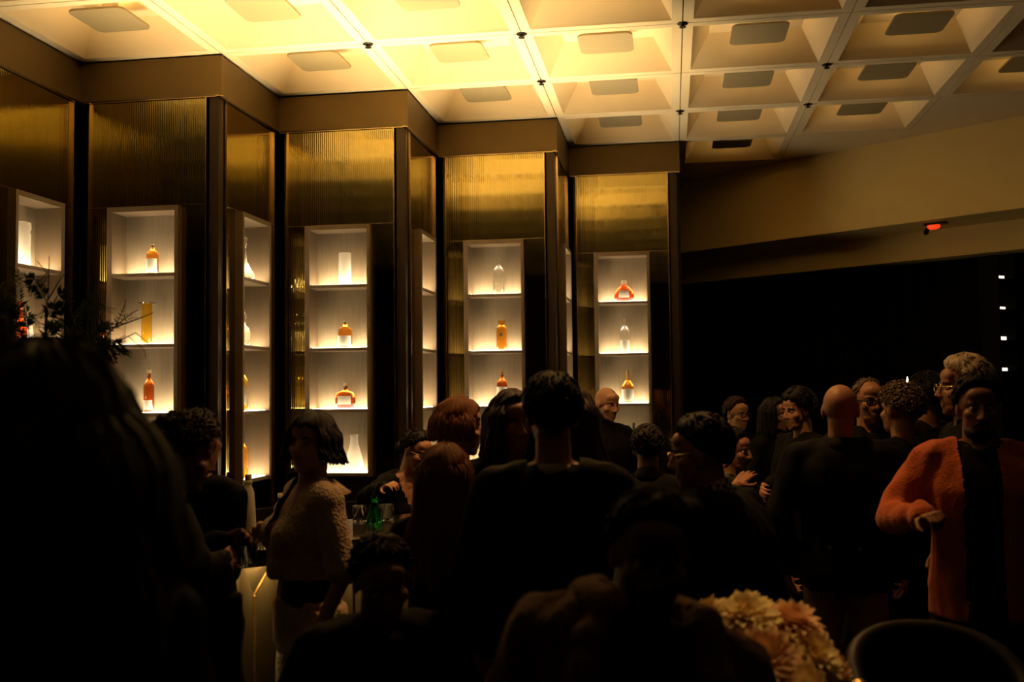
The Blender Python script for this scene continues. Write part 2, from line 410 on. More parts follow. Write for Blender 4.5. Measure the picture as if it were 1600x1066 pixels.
DECAN = [(.75, 0), (.85, .02), (1, .15), (1, .30), (.65, .48), (.35, .54), (.45, .58), (.62, .66), (.40, .76), (.25, .80), (.30, .86), (.45, .90), (.30, .96), (.1, 1)]
FLASK = [(.85, 0), (.97, .03), (1, .30), (.96, .52), (.78, .62), (.34, .68), (.20, .72), (.19, .84), (.28, .85), (.28, .87)]
ROUND = [(.75, 0), (.95, .04), (1, .25), (.93, .45), (.60, .64), (.28, .74), (.24, .80), (.24, .88)]
bottle(P['b1'](0, .01), .215, .042, SQUAT, g_amber, 'small amber bottle with big white label, top shelf of the yellow cylinder niche', (.011, .90, 1), lab=(.04, .50, 1.2))
def rimdisc(b, h, r):
    q = MB(); q.lathe([(.055, h), (.060, h + .003), (.055, h + .006)], n=32); q.build('disc_lid', g_clear, b)
bottle(P['b1'](1, -.03), .285, .036, CYL, g_yellow, 'tall straight yellow cylinder bottle under a flat glass disc', extra=rimdisc)
bottle(P['b1'](2, -.01), .30, .036, STD, g_dark, 'dark amber bottle with round pale stopper under the yellow cylinder bottle', (.016, .91, 1), lab=(.06, .28, 1.1), neck_label=None)
bottle(P['b2'](0, .02), .255, .048, CYL, m_frost, 'glowing white cylinder alone on the top shelf', name='canister', cat='canister')
bottle(P['b2'](1, .02), .21, .055, SQUAT, g_amber, 'squat amber bottle with white label under the white cylinder', (.015, .90, 1), lab=(.06, .44, 1.2))
bottle(P['b2'](2, .02), .20, .082, FLASK, g_dark, 'wide amber decanter with slanted label, two below the white cylinder', (.016, .87, 1), m_cork, lab=(.15, .48, .7), sy=.5)
bottle(P['b2'](3, .09), .285, .075, CONE, m_frost, 'glowing white cone-shaped bottle on the lowest shelf')
bottle(P['b3'](0, .02), .325, .047, STD, g_clear, 'clear decanter with tall ringed neck, top of the third bay', (.016, .90, 1), g_clear, lab=None)
def emblem(b, h, r):
    q = MB(); q.lathe([(0, 0), (.016, 0), (.016, .003), (0, .003)], n=20); o = q.build('emblem', m_emb, b); o.rotation_euler = (PI / 2, 0, 0); o.location = (0, -r - .0008, h * .52)
bottle(P['b3'](1, .04), .262, .046, [(.95, 0), (1, .02), (1, .70), (.9, .77), (.5, .82), (.46, .87), (.62, .90), (.66, 1), (.3, 1)], g_orange, 'straight orange bottle with a dark round emblem', extra=emblem)
bottle(P['b3'](2, .04), .305, .046, STD, g_dark, 'dark-shouldered bottle with large white label below the orange bottle', (.015, .88, 1), m_goldf, lab=(.03, .52, 1.3))
bottle(P['b3'](3, .05), .30, .042, STD, g_amber, 'amber bottle on the lowest shelf of the third bay', (.014, .9, 1), lab=(.1, .45, 1.2))
bottle(P['b4'](0, .01), .205, .095, ROUND, g_red, 'round red flask with white label and pale stopper', (.026, .80, 1), m_cork, lab=(.18, .52, .55), sy=.45)
bottle(P['b4'](1, .01), .33, .045, STD, g_clear, 'clear bottle with long neck below the red flask', (.014, .86, 1), m_cork, lab=(.04, .36, 1.2))
bottle(P['b4'](2, .03), .31, .062, [(.9, 0), (1, .03), (1, .42), (.85, .52), (.45, .64), (.25, .72), (.2, .92), (.22, .93)], g_amber, 'bell-shouldered bottle with yellow foil neck and white label', (.016, .66, 1), m_goldf, lab=(.05, .42, 1.2))
bottle(P['b4'](3, .08), .30, .042, TALL, g_green, 'slim green bottle with pale label on the lowest shelf', (.012, .84, 1), m_blk, lab=(.10, .44, 1.2))
bottle(P['s0'](0, -.03, -.02), .315, .085, GOOSE, g_clear, 'clear swan-necked decanter on top of the side cabinet')
bottle(P['s0'](1, -.06, -.02), .315, .065, DECAN, g_clear, 'clear figure-shaped decanter, second shelf of the side cabinet')
bottle(P['s0'](2, -.05, -.02), .345, .043, STD, g_yellow, 'long-necked yellow bottle with cream label in the side cabinet', (.014, .74, 1), m_goldf, lab=(.12, .52, 1.3))
bottle(P['s0'](3, -.05, -.02), .36, .046, [(.9, 0), (.95, .03), (1, .56), (.95, .61), (.4, .66), (.32, .72), (.30, .92)], g_orange, 'tall amber bottle with dark cap, lowest in the side cabinet', (.018, .70, .92), m_blk)
bottle(P['s-1'](0, -.05, -.01), .29, .058, [(.85, 0), (1, .05), (.95, .40), (1, .70), (.9, .78), (1.05, .84), (1.0, .98), (.6, 1)], m_frost, 'glowing white ribbed decanter behind the green branches')
bottle(P['s-1'](1, -.06, -.01), .27, .05, DECAN, g_red, 'red bottle behind the green branches, beside a pale one', (.014, .95, 1.03))
bottle(P['s-1'](1, .04, -.01), .20, .034, CONE, m_frost, 'small glowing white bottle beside the red one')
# ------------------------------------------------------------------ bar
BAR = Matrix.Translation((.95, -.95, 0)) @ Matrix.Rotation(PI / 4, 4, 'Z')     # local x along the bar, y towards the staff side
BX0, BX1 = -2.9, 2.5
bar = empty('bar_counter', label='long dark bar counter with lit folded brass front', cat='bar counter'); bar.matrix_world = BAR
q = MB(); q.box(BX0, BX1, 0, .66, 1.035, 1.08); q.box(BX0, BX1, 0, .02, 1.008, 1.036); q.build('counter_top', m_bartop, bar, bevel=.004)
q = MB(); q.box(BX0 + .02, BX1 - .02, .16, .62, .02, 1.034); q.build('carcass', m_barfront, bar)
PT = .15; nt_ = int((BX1 - BX0 - .1) / PT)
q = MB(); e = MB(); rb = MB(); vd = .085
for k in range(nt_):
    x0 = BX0 + .05 + k * PT; xv = x0 + PT * .86; x1 = x0 + PT; yp, yv = .055, .055 + vd; zl, zh = .885, 1.02
    q.add([(x0, yp, .03), (xv, yv, .03), (x1, yp, .03), (x0, yp, zl), (xv, yv, zh), (x1, yp, zl)], [(0, 1, 4, 3), (1, 2, 5, 4)])
    d_ = .012
    e.add([(x0, yp - .002, zl - d_), (xv, yv - .002, zh - d_), (xv, yv - .002, zh), (x0, yp - .002, zl), (x0, yp + .012, zl + .002), (xv, yv + .012, zh)], [(0, 1, 2, 3), (3, 2, 5, 4)])
    rb.box(x0 - .006, x0 + .006, yp - .008, yp + .004, .03, zl)
q.build('folded_panel', m_barfront, bar, fix=False); e.build('brass_edge', m_gold, bar, fix=False); rb.build('brass_rib', m_gold, bar)
q = MB(); q.box(BX0 + .03, BX1 - .03, .030, .048, 1.020, 1.034); q.build('light_strip', m_barled, bar)
bcr = empty('back_counter', label='dark work counter under the lit niches', cat='back counter'); bcr.matrix_world = Matrix.Translation((1.13 - .36, 1.13 + .36, 0)) @ Matrix.Rotation(PI / 4, 4, 'Z')
q = MB(); q.box(-2.75, 2.85, -.05, -.035, .02, 1.035); q.box(-2.75, 2.85, .045, .06, .9, 1.02); q.box(-2.75, 2.85, -.036, .046, .9, .96); q.build('upstand', m_dark, bcr)
q = MB(); q.box(-2.75, 2.85, .06, .68, .92, .95); q.build('worktop', m_bartop, bcr)
q = MB(); q.box(-2.75, 2.85, .0, .60, .02, .90); q.build('carcass', m_wdark, bcr)
# things on the bar
def onbar(px, py): v = atz(px, py, 1.0803); return (v.x, v.y, 1.0803)
g_milk = mat('milky_glass', (.75, .76, .66), .3, transl=.5)
bottle(onbar(388, 834), .265, .036, [(.95, 0), (1, .02), (.85, .45), (.70, .70), (.55, .76), (.42, .80), (.42, .84), (.50, .85), (.50, .88), (.40, .90)], g_milk, 'tall milky tapering bottle with round stopper on the bar', (.016, .90, 1), m_cork, group='things standing on the bar')
bottle(onbar(438, 822), .155, .030, [(.95, 0), (1, .03), (1, .55), (.8, .68), (.42, .80), (.40, .88)], g_clear, 'small clear water bottle half behind the woman in cream', (.013, .86, 1), m_frost, lab=(.1, .5, 1.4), group='things standing on the bar')
def pourer(b, h, r):
    q = MB(); q.tube([(0, 0, h * .9), (0, 0, h * 1.1), (.004, 0, h * 1.22), (.010, 0, h * 1.38)], [.009, .007, .004, .003]); q.build('pourer', m_blk, b, smooth=True)
bottle(onbar(585, 818), .135, .042, [(.9, 0), (1, .04), (.8, .30), (.42, .62), (.36, .88), (.42, .9), (.42, .95)], g_emerald, 'small emerald green dasher bottle with black pourer on the bar', extra=pourer, group='things standing on the bar')
def tumbler(pos, h, r, label, fill=None, fm=None, group='drinks on the bar'):
    t = empty('tumbler', pos, 0, label, 'glass', group)
    q = MB(); q.lathe([(0, 0), (r * .92, 0), (r, .004), (r * 1.02, h), (r * .95, h), (r * .92, .012), (0, .010)], n=28); q.build('glass_wall', g_ice, t, smooth=True)
    if fill: q = MB(); q.lathe([(0, .0125), (r * .915, .0125), (r * .935, h * fill), (0, h * fill)], n=28); q.build('drink', fm or g_orange, t, smooth=True)
    return t
tumbler(onbar(562, 816), .080, .034, 'empty tumbler on the bar, left of the green bottle', .25, g_amber)
tumbler(onbar(604, 813), .078, .034, 'empty tumbler on the bar, right of the green bottle')
tumbler(onbar(738, 815), .16, .032, 'tall glass on the bar, between the long red hair and the black suit', .7, g_clear)
tumbler(onbar(408, 858), .095, .034, 'tumbler of clear drink in the hand of the woman in cream', .55, g_clear)
v = atd(382, 885, 3.62); tumbler((v.x, v.y, v.z), .078, .042, 'tumbler of amber drink held by the curly-haired person', .75, g_orange, 'drinks held by guests')
# ------------------------------------------------------------------ people
def skinm(name, col): return mat(name, col, .5, var=.06, scale=30, bump=.05, bscale=200)
sk_light = skinm('light_skin', (.52, .28, .17)); sk_tan = skinm('tan_skin', (.40, .20, .11)); sk_dark = skinm('deep_skin', (.17, .085, .05)); sk_shade = skinm('olive_skin', (.30, .15, .08))
h_black = mat('black_hair', (.006, .004, .003), .55, spec=.25, bump=.4, bscale=60, stretch=(4, 4, .6)); h_brown = mat('brown_hair', (.030, .013, .006), .5, spec=.3, bump=.4, bscale=60, stretch=(4, 4, .6), transl=.08)
h_auburn = mat('auburn_hair', (.30, .115, .036), .5, spec=.3, bump=.4, bscale=60, stretch=(4, 4, .6), transl=.4); h_white = mat('white_hair', (.62, .52, .36), .5, bump=.4, bscale=60, stretch=(4, 4, .6))
h_grey = mat('greying_hair', (.12, .08, .05), .5, bump=.4, bscale=60)
m_eyew = mat('eye_white', (.55, .48, .40), .25); m_iris = mat('iris', (.02, .012, .008), .15); m_lip = mat('lips', (.30, .09, .06), .45)
c_black = mat('black_cloth', (.0028, .0024, .0024), .85, spec=.2, bump=.3, bscale=25); c_suit = mat('black_suiting', (.003, .0026, .0026), .8, spec=.2, bump=.2, bscale=40); c_navy = mat('navy_cloth', (.003, .0032, .005), .85, spec=.2, bump=.3, bscale=25)
c_shirt = mat('pale_shirt', (.55, .50, .42), .8); c_tan = mat('tan_trousers', (.30, .21, .11), .8, var=.15, scale=8, bump=.2, bscale=12); c_grey = mat('washed_denim', (.10, .09, .075), .8, var=.3, scale=9, bump=.3, bscale=14)
c_orange = mat('orange_knit', (.62, .13, .03), .85, var=.22, scale=40, bump=.6, bscale=90, sheen=.2); c_blue = mat('grey_green_cloth', (.10, .11, .09), .8)
c_shear = mat('shearling', (.16, .085, .032), .9, var=.35, scale=25, bump=1., bscale=70); c_coat = mat('brown_suede', (.012, .008, .004), .9, var=.2, scale=10, bump=.3, bscale=40)
m_glassframe = mat('black_acetate', (.01, .008, .006), .25); m_wire = mat('gold_wire', (.75, .6, .35), .25, metal=1.); m_shoe = mat('black_leather', (.01, .008, .007), .35)
m_lens = mat('lens', (.9, .9, .88), .02, trans=1., ior=1.1, alpha=.25)
def tweed():
    m = mat('cream_tweed', (.80, .66, .45), .9, sheen=.15); nt = m.node_tree; N = nt.nodes; L = nt.links; p = N['Principled BSDF']
    tc = N.new('ShaderNodeTexCoord'); v = N.new('ShaderNodeTexVoronoi'); v.inputs['Scale'].default_value = 85; L.new(tc.outputs['Object'], v.inputs['Vector'])
    nz = N.new('ShaderNodeTexNoise'); nz.inputs['Scale'].default_value = 40; L.new(tc.outputs['Object'], nz.inputs['Vector'])
    r = N.new('ShaderNodeMix'); r.data_type = 'RGBA'; r.inputs[6].default_value = (.42, .31, .18, 1); r.inputs[7].default_value = (.76, .62, .42, 1); L.new(nz.outputs['Fac'], r.inputs[0]); L.new(r.outputs[2], p.inputs['Base Color'])
    b = N.new('ShaderNodeBump'); b.inputs['Strength'].default_value = .8; b.inputs['Distance'].default_value = .006; L.new(v.outputs['Distance'], b.inputs['Height']); L.new(b.outputs[0], p.inputs['Normal']); return m
c_tweed = tweed()
def checked():
    m = mat('checked_cotton', (.6, .5, .4), .8); nt = m.node_tree; N = nt.nodes; L = nt.links; p = N['Principled BSDF']
    tc = N.new('ShaderNodeTexCoord'); k = N.new('ShaderNodeTexChecker'); k.inputs['Scale'].default_value = 55; k.inputs[1].default_value = (.60, .46, .36, 1); k.inputs[2].default_value = (.05, .04, .06, 1)
    L.new(tc.outputs['Object'], k.inputs['Vector']); L.new(k.outputs['Color'], p.inputs['Base Color']); return m
c_check = checked()

def fuse(mb, voxel, smooth, name):
    """melt overlapping solids into one continuous skin"""
    me = mb.mesh(name); o = bpy.data.objects.new(name, me); COL.objects.link(o)
    r = o.modifiers.new('r', 'REMESH'); r.mode = 'VOXEL'; r.voxel_size = voxel
    if smooth: sm = o.modifiers.new('s', 'SMOOTH'); sm.factor = .5; sm.iterations = smooth
    dg = bpy.context.evaluated_depsgraph_get(); dg.update()
    out = bpy.data.meshes.new_from_object(o.evaluated_get(dg))
    bpy.data.objects.remove(o); bpy.data.meshes.remove(me); return out
def verts(me):
    a = np.empty(len(me.vertices) * 3); me.vertices.foreach_get('co', a); return a.reshape(-1, 3)
def setv(me, a): me.vertices.foreach_set('co', a.ravel()); me.update()
def ik(a, c, l1, l2, pole):
    a = Vector(a); c = Vector(c); d = c - a; L = d.length
    if L > (l1 + l2) * .999: c = a + d * ((l1 + l2) * .999 / L); d = c - a; L = d.length
    t = d / L; x = (l1 * l1 - l2 * l2 + L * L) / (2 * L); h = math.sqrt(max(0, l1 * l1 - x * x))
    p = Vector(pole) - t * Vector(pole).dot(t)
    if p.length < 1e-6: p = t.orthogonal()
    return a + t * x + p.normalized() * h, c
ROTX = lambda a: Matrix.Rotation(a, 3, 'X'); ROTY = lambda a: Matrix.Rotation(a, 3, 'Y'); ROTZ = lambda a: Matrix.Rotation(a, 3, 'Z')
GA = 2.399963
def add_hand(mb, wrist, d, n, s, curl, side, spread=5):
    """palm and five jointed fingers. d = finger direction, n = palm normal, side = +1 thumb towards d x n"""
    d = Vector(d).normalized(); n = Vector(n); n = (n - d * n.dot(d)).normalized(); x = d.cross(n) * side
    w = Vector(wrist)
    for k, (off, ln, kn) in enumerate(((.031, .074, .090), (.0105, .083, .094), (-.0105, .076, .090), (-.031, .058, .082))):
        off *= s; k0 = w + d * kn * s + x * off
        mb.cap(w + x * off * .55 + d * .012 * s, .0135 * s, k0, .0115 * s, 10)
        ang = math.radians(spread) * (off / (.031 * s)); fd = (d * math.cos(ang) + x * math.sin(ang)).normalized()
        p = k0; q = 0; rr = [.0095, .0088, .0078, .0066]
        for j, fr in enumerate((.45, .30, .25)):
            q += math.radians(curl * (.8 if j == 0 else 1.1) * (1 + .12 * k))
            dd = fd * math.cos(q) + n * math.sin(q); p2 = p + dd * ln * s * fr
            mb.cap(p, rr[j] * s, p2, rr[j + 1] * s, 8); p = p2
    t0 = w + x * .022 * s + d * .022 * s; td = (d * .62 + x * .70 + n * .28).normalized()
    t1 = t0 + td * .042 * s; t2 = t1 + (td + d * .5 + n * math.sin(math.radians(curl)) * .8).normalized() * .034 * s; t3 = t2 + (d + n * math.sin(math.radians(curl))).normalized() * .026 * s
    mb.cap(t0, .015 * s, t1, .0115 * s, 8); mb.cap(t1, .0112 * s, t2, .0095 * s, 8); mb.cap(t2, .0095 * s, t3, .0075 * s, 8)

class Fig:
    def __init__(F_, label, top, face, H=None, lean=0, lat=0, turn=0, head=(0, 0, 0), sit=False, lh=None, rh=None, w=1., sex='m', skin=None, voxel=.011,
                 curl=(28, 28), group='guests at the bar', feet=None, eyes=False, hn=(None, None), headw=1., seatz=None):
        px, py, D = top; T = atd(px, py, D)
        s = (H or T.z) / 1.755; F_.s = s; F_.sex = sex
        ps = math.radians(face); dr = -F * math.cos(ps) + RT * math.sin(ps); F_.rz = math.atan2(dr.y, dr.x) - PI / 2
        TR = ROTZ(math.radians(turn)) @ ROTY(math.radians(lat)) @ ROTX(-math.radians(lean)); F_.TR = TR
        HR = TR @ ROTX(math.radians(lean) * .7) @ ROTY(-math.radians(lat) * .7) @ ROTZ(math.radians(head[0])) @ ROTX(math.radians(-head[1])) @ ROTY(math.radians(head[2])); F_.HR = HR
        up = TR @ Vector((0, -.02, .535)) * s + HR @ Vector((0, .02, .15)) * s
        zt = up.z + .125 * s; pz = T.z - zt; F_.pel = pel = Vector((0, 0, pz))
        F_.neck = pel + TR @ Vector((0, -.02, .53)) * s; F_.hc = pel + up
        loc = Vector((T.x, T.y, 0)) - (ROTZ(F_.rz) @ Vector((F_.hc.x, F_.hc.y, 0))); F_.root = empty('person', (loc.x, loc.y, 0), F_.rz, label, 'person', group)
        sw = .175 * w * (.92 if sex == 'f' else 1)
        F_.sh = [pel + TR @ Vector((sx_ * sw, -.015, .465)) * s for sx_ in (-1, 1)]      # 0 right... x-negative is the person's left
        F_.hip = [pel + TR @ Vector((sx_ * .085, 0, -.01)) * s * 1 for sx_ in (-1, 1)]
        for k in (0, 1): F_.hip[k] = pel + Vector(((-1, 1)[k] * .088 * s, 0, -.02 * s))
        l1 = .425 * s; l2 = .42 * s
        F_.knee = []; F_.ank = []
        for k in (0, 1):
            sx_ = (-1, 1)[k]
            if feet: ay = feet[k]
            elif sit: ay = .40 * s
            else: ay = -.01
            a = Vector((sx_ * (.11 if not sit else .13) * s, ay, .085 * s))
            kn, an = ik(F_.hip[k], a, l1, l2, (sx_ * .12, 1, .3)); F_.knee.append(kn); F_.ank.append(an)
        F_.elb = []; F_.wri = []; F_.hd = []
        for k, tgt in ((0, lh), (1, rh)):
            sx_ = (-1, 1)[k]
            if tgt is not None and tgt[0] == 'w': tgt = F_.to_local(atd(*tgt[1:]))
            t = F_.sh[k] + Vector((sx_ * .07, .06, -.50)) * s if tgt is None else Vector(tgt)
            e, wv = ik(F_.sh[k], t, .285 * s, .255 * s, (sx_ * .55, -.6, -.5)); F_.elb.append(e); F_.wri.append(wv); F_.hd.append((wv - e).normalized())
        F_.w = w; F_.curl = curl; F_.hn = hn; F_.voxel = voxel; F_.skin = skin or sk_tan; F_.headw = headw
        F_.body(eyes)
    def to_local(F_, p):
        return ROTZ(-F_.rz) @ (Vector(p) - Vector(F_.root.location))
    def tp(F_, v): return F_.pel + F_.TR @ (Vector(v) * F_.s)
    def hp(F_, v): return F_.hc + F_.HR @ (Vector(v) * F_.s)
    def torso(F_, mb, e=0, lo=-.10, hi=.55, n=24):
        f = F_.sex == 'f'; w = F_.w
        R = [(-.12, .150, .110, 0), (-.04, .168, .118, -.005), (.06, .160 if f else .152, .108, 0), (.16, .128 if f else .146, .098, .005), (.26, .136 if f else .155, .106, .008), (.36, .150 if f else .172, .115, .005), (.43, .150 if f else .172, .100, -.005), (.48, .120, .080, -.012), (.52, .072, .062, -.015), (.56, .056, .058, -.012)]
        R = [r for r in R if lo <= r[0] <= hi]; rings = []
        for z, a, b, oy in R:
            ring = []
            for k in range(n):
                t = 2 * PI * k / n; c, s_ = math.cos(t), math.sin(t); pw = .8
                x = math.copysign(abs(c) ** pw, c) * (a * w + e); y = math.copysign(abs(s_) ** pw, s_) * (b * (.5 + .5 * w) + e) + oy
                ring.append(F_.tp((x, y, z)))
            rings.append(ring)
        mb.loft(rings)
        if f and hi > .28:
            for sx_ in (-1, 1): mb.ball(F_.tp((sx_ * .072, .095, .325)), [(.062 + e) * F_.s] * 3)
        for k in (0, 1) if hi > .45 else (): mb.cap(F_.tp(((-1, 1)[k] * .05, -.015, .50)), (.048 + e) * F_.s, F_.sh[k], (.052 + e) * F_.s)
    def arm(F_, mb, k, e=0, upto=2.):
        s = F_.s; q = (.85 if F_.sex == 'f' else 1)
        mb.cap(F_.sh[k], (.050 * q + e) * s, F_.elb[k] if upto >= 1 else F_.sh[k].lerp(F_.elb[k], upto), (.041 * q + e) * s)
        if upto > 1: mb.cap(F_.elb[k], (.041 * q + e) * s, F_.elb[k].lerp(F_.wri[k], min(1, upto - 1)), ((.041 - .014 * min(1, upto - 1)) * q + e) * s)
    def leg(F_, mb, k, e=0, upto=2.):
        s = F_.s; b = F_.hip[k].lerp(F_.knee[k], .5)
        mb.cap(F_.hip[k], (.088 + e) * s, F_.knee[k], (.056 + e) * s)
        if upto > 1:
            an = F_.knee[k].lerp(F_.ank[k], upto - 1); m = F_.knee[k].lerp(F_.ank[k], .3) + Vector((0, -.012, 0))
            mb.cap(F_.knee[k], (.054 + e) * s, m, (.052 + e) * s); mb.cap(m, (.052 + e) * s, an, (.034 + e * 1.3) * s)
    def body(F_, eyes):
        s = F_.s; mb = MB(); hp = F_.hp; R3 = F_.HR; hw = F_.headw
        F_.torso(mb)
        for k in (0, 1):
            F_.arm(mb, k); F_.leg(mb, k)
            a = F_.ank[k]; mb.cap(a + Vector((0, -.03, -.045)) * s, .036 * s, a + Vector(((-1, 1)[k] * .02, .15, -.055)) * s, .028 * s); mb.cap(a, .036 * s, a + Vector((0, -.01, -.04)) * s, .038 * s)
            d = F_.hd[k]; n = F_.hn[k] or (Vector((-(-1, 1)[k], 0.1, -.2)))
            add_hand(mb, F_.wri[k] - d * .005, d, n, s * (.92 if F_.sex == 'f' else 1), F_.curl[k], (1 if k == 0 else -1) * 1)
        mb.cap(F_.tp((0, -.015, .50)), .060 * s, hp((0, -.02, -.05)), .056 * s)
        def B(c, r): mb.ball(hp(c), [v * s for v in r], 20, 12, R3)
        B((0, -.012, .028), (.074 * hw, .094, .088)); B((0, .030, -.035), (.060 * hw, .062, .078)); B((0, .066, -.098), (.024, .020, .018)); B((0, .040, -.080), (.050 * hw, .045, .034))
        B((0, .070, .028), (.050 * hw, .018, .014)); B((0, .055, .055), (.055 * hw, .035, .035))
        for q in (-1, 1):
            B((q * .042, .056, -.022), (.024, .024, .022)); B((q * .0125, .098, -.032), (.0095, .010, .0075)); B((q * .075 * hw, -.008, -.008), (.009, .020, .032))
        mb.cap(hp((0, .086, .014)), .0085 * s, hp((0, .106, -.028)), .0125 * s)
        B((0, .084, -.062), (.023, .012, .0065)); B((0, .082, -.073), (.020, .012, .0075))
        me = fuse(mb, F_.voxel, 3, 'body')
        # eye sockets and mouth line pressed in
        a = verts(me); IR = np.array(R3.transposed()); q = (a - np.array(F_.hc)) @ IR.T / s; fw = np.array(R3 @ Vector((0, 1, 0)))
        dsp = np.zeros(len(a))
        for sx_ in (-1, 1):
            g = ((q[:, 0] - sx_ * .031) / .015) ** 2 + ((q[:, 2] - .004) / .0105) ** 2; dsp -= .013 * np.exp(-g) * (q[:, 1] > .04)
        g = (q[:, 0] / .020) ** 2 + ((q[:, 2] + .0675) / .003) ** 2; dsp -= .004 * np.exp(-g) * (q[:, 1] > .05)
        setv(me, a + dsp[:, None] * fw * s)
        me.materials.append(F_.skin); me.polygons.foreach_set('use_smooth', [True] * len(me.polygons))
        o = bpy.data.objects.new('body', me); COL.objects.link(o); o.parent = F_.root
        if eyes:
            for sx_ in (-1, 1):
                q = MB(); q.ball(hp((sx_ * .031, .068, .003)), .0125 * s, 16, 10, R3); eb = q.build('eye', m_eyew, F_.root, smooth=True)
                q = MB(); q.ball(hp((sx_ * .031, .0765, .003)), [v * s for v in (.0058, .0045, .0058)], 12, 8, R3); q.build('iris', m_iris, eb, smooth=True)
                q = MB(); q.tube([hp((sx_ * .014, .085, .022)), hp((sx_ * .030, .087, .028)), hp((sx_ * .048, .074, .022))], [.0035 * s, .0042 * s, .002 * s], 6); F_.brow = q.build('eyebrow', h_black, F_.root, smooth=True)
    def cloth(F_, name, m, sleeves=2., e=.016, lo=-.14, legs=0, cut=None, voxel=.013, fold=.006, torso=True, coat=None, extra=None, hi=.55, seed=1, smooth=4, label=None, arms=(0, 1)):
        """one garment grown over the figure; cut(x, y, z) in torso space opens it"""
        mb = MB(); s = F_.s
        if torso: F_.torso(mb, e, lo, hi)
        for k in arms:
            if sleeves: F_.arm(mb, k, e, sleeves)
        if legs:
            for k in (0, 1): F_.leg(mb, k, e, legs)
            mb.loft([[F_.tp((math.cos(2 * PI * j / 20) * (.165 + e), math.sin(2 * PI * j / 20) * (.118 + e), z)) for j in range(20)] for z in (-.10, 0, .09)])
        if coat:            # hem: (drop below the pelvis, half width, half depth)
            dz, hw, hd = coat; n = 24
            mb.loft([[F_.tp((math.cos(2 * PI * j / n) * a, math.sin(2 * PI * j / n) * b, 0)) + Vector((0, 0, -z * s)) for j in range(n)] for z, a, b in ((-.12, .15 * F_.w + e, .11 + e), (.02, .165 * F_.w + e, .12 + e), (dz * .5, (.165 * F_.w + e + hw) / 2, (.12 + e + hd) / 2), (dz, hw, hd))])
        if extra: extra(mb)
        me = fuse(mb, voxel, smooth, name)
        a = verts(me); nn = np.empty(len(a) * 3); me.vertices.foreach_get('normal', nn); nn = nn.reshape(-1, 3)
        r = np.random.RandomState(seed); dsp = np.zeros(len(a))
        for k in range(7):
            kv = r.normal(size=3) * np.array([22, 22, 9]) * (1 + .3 * k); dsp += np.sin(a @ kv + r.uniform(0, 6)) * fold / (2 + .5 * k)
        a = a + nn * dsp[:, None]; setv(me, a)
        if cut:
            IR = np.array(F_.TR.transposed()); q = (a - np.array(F_.pel)) @ IR.T / s
            kill = [i for i in range(len(a)) if cut(*q[i])]
            bm = bmesh.new(); bm.from_mesh(me); bm.verts.ensure_lookup_table(); bmesh.ops.delete(bm, geom=[bm.verts[i] for i in kill], context='VERTS'); bm.to_mesh(me); bm.free()
        me.materials.append(m); me.polygons.foreach_set('use_smooth', [True] * len(me.polygons))
        o = bpy.data.objects.new(name, me); COL.objects.link(o); o.parent = F_.root
        if label: o['label'] = label
        return o
    def dress(F_, top, m, bottom='trousers', mb_=None, **kw):
        F_.cloth(top, m, **kw)
        if bottom: F_.cloth(bottom, mb_ or c_black, torso=False, sleeves=0, legs=2., e=.014, seed=5)
        for k in (0, 1):
            q = MB(); a = F_.ank[k]; s = F_.s
            q.cap(a + Vector((0, -.035, -.042)) * s, .041 * s, a + Vector(((-1, 1)[k] * .022, .165, -.050)) * s, .034 * s); q.build('shoe', m_shoe, F_.root, smooth=True)
    # ---- hair
    def hair(F_, m, kind='short', fade=None, T=.016, front=34, side=-12, back=-62, rough=.004, length=.16, count=90, az0=58, wave=.006, seed=3, top=0., flare=.0, sw=1., label=None, wide=.0):
        s = F_.s; mb = MB(); r = random.Random(seed); nu, nv = 72, 40; vs = []; fade = fade or (12 if kind != 'short' else 24)
        def line(az): return np.interp(abs(az), [0, 30, 55, 75, 95, 120, 180], [front, front - 2, front - 16, side + 6, side, (side + back) / 2 - 4, back])
        ph = [r.uniform(0, 6) for _ in range(12)]
        def rad(az, el, t):
            d = Vector((math.sin(az) * math.cos(el), math.cos(az) * math.cos(el), math.sin(el)))
            k = 1 / math.sqrt((d.x / (.076 * F_.headw)) ** 2 + (d.y / .096) ** 2 + (d.z / .090) ** 2)
            return d * (k + t)
        for i in range(nv + 1):
            el = PI / 2 - PI * i / nv
            for j in range(nu):
                az = 2 * PI * j / nu; az_ = az if az <= PI else az - 2 * PI; ed = math.degrees(el); h = line(math.degrees(az_)) + 3.5 * math.sin(az * 13 + ph[7]) + 2.5 * math.sin(az * 29 + ph[8])
                q = min(1, max(0, (ed - h) / fade)); q = q * q * (3 - 2 * q)
                t = -.014 + (T + .014 + top * max(0, math.sin(el))) * q
                if kind == 'curly': n_ = rough * 2.2 * (math.sin(az * 9 + ph[0] + 5 * math.sin(el * 5)) * math.sin(el * 11 + ph[1] + 3 * az) + .6 * math.sin(az * 17 + ph[2]) * math.sin(el * 19 + ph[3]))
                else: n_ = rough * (.6 * math.sin(az * 23 + ph[4] + 2 * math.sin(el * 3)) + .5 * math.sin(az * 37 + ph[5]) + .6 * math.sin(az * 5 + el * 7 + ph[6]))
                vs.append(F_.hp(Vector((0, -.012, .028)) + rad(az, el, t + n_ * q)))
        fs = [(i * nu + j, (i + 1) * nu + j, (i + 1) * nu + (j + 1) % nu, i * nu + (j + 1) % nu) for i in range(nv) for j in range(nu)]
        mb.add(vs, fs)
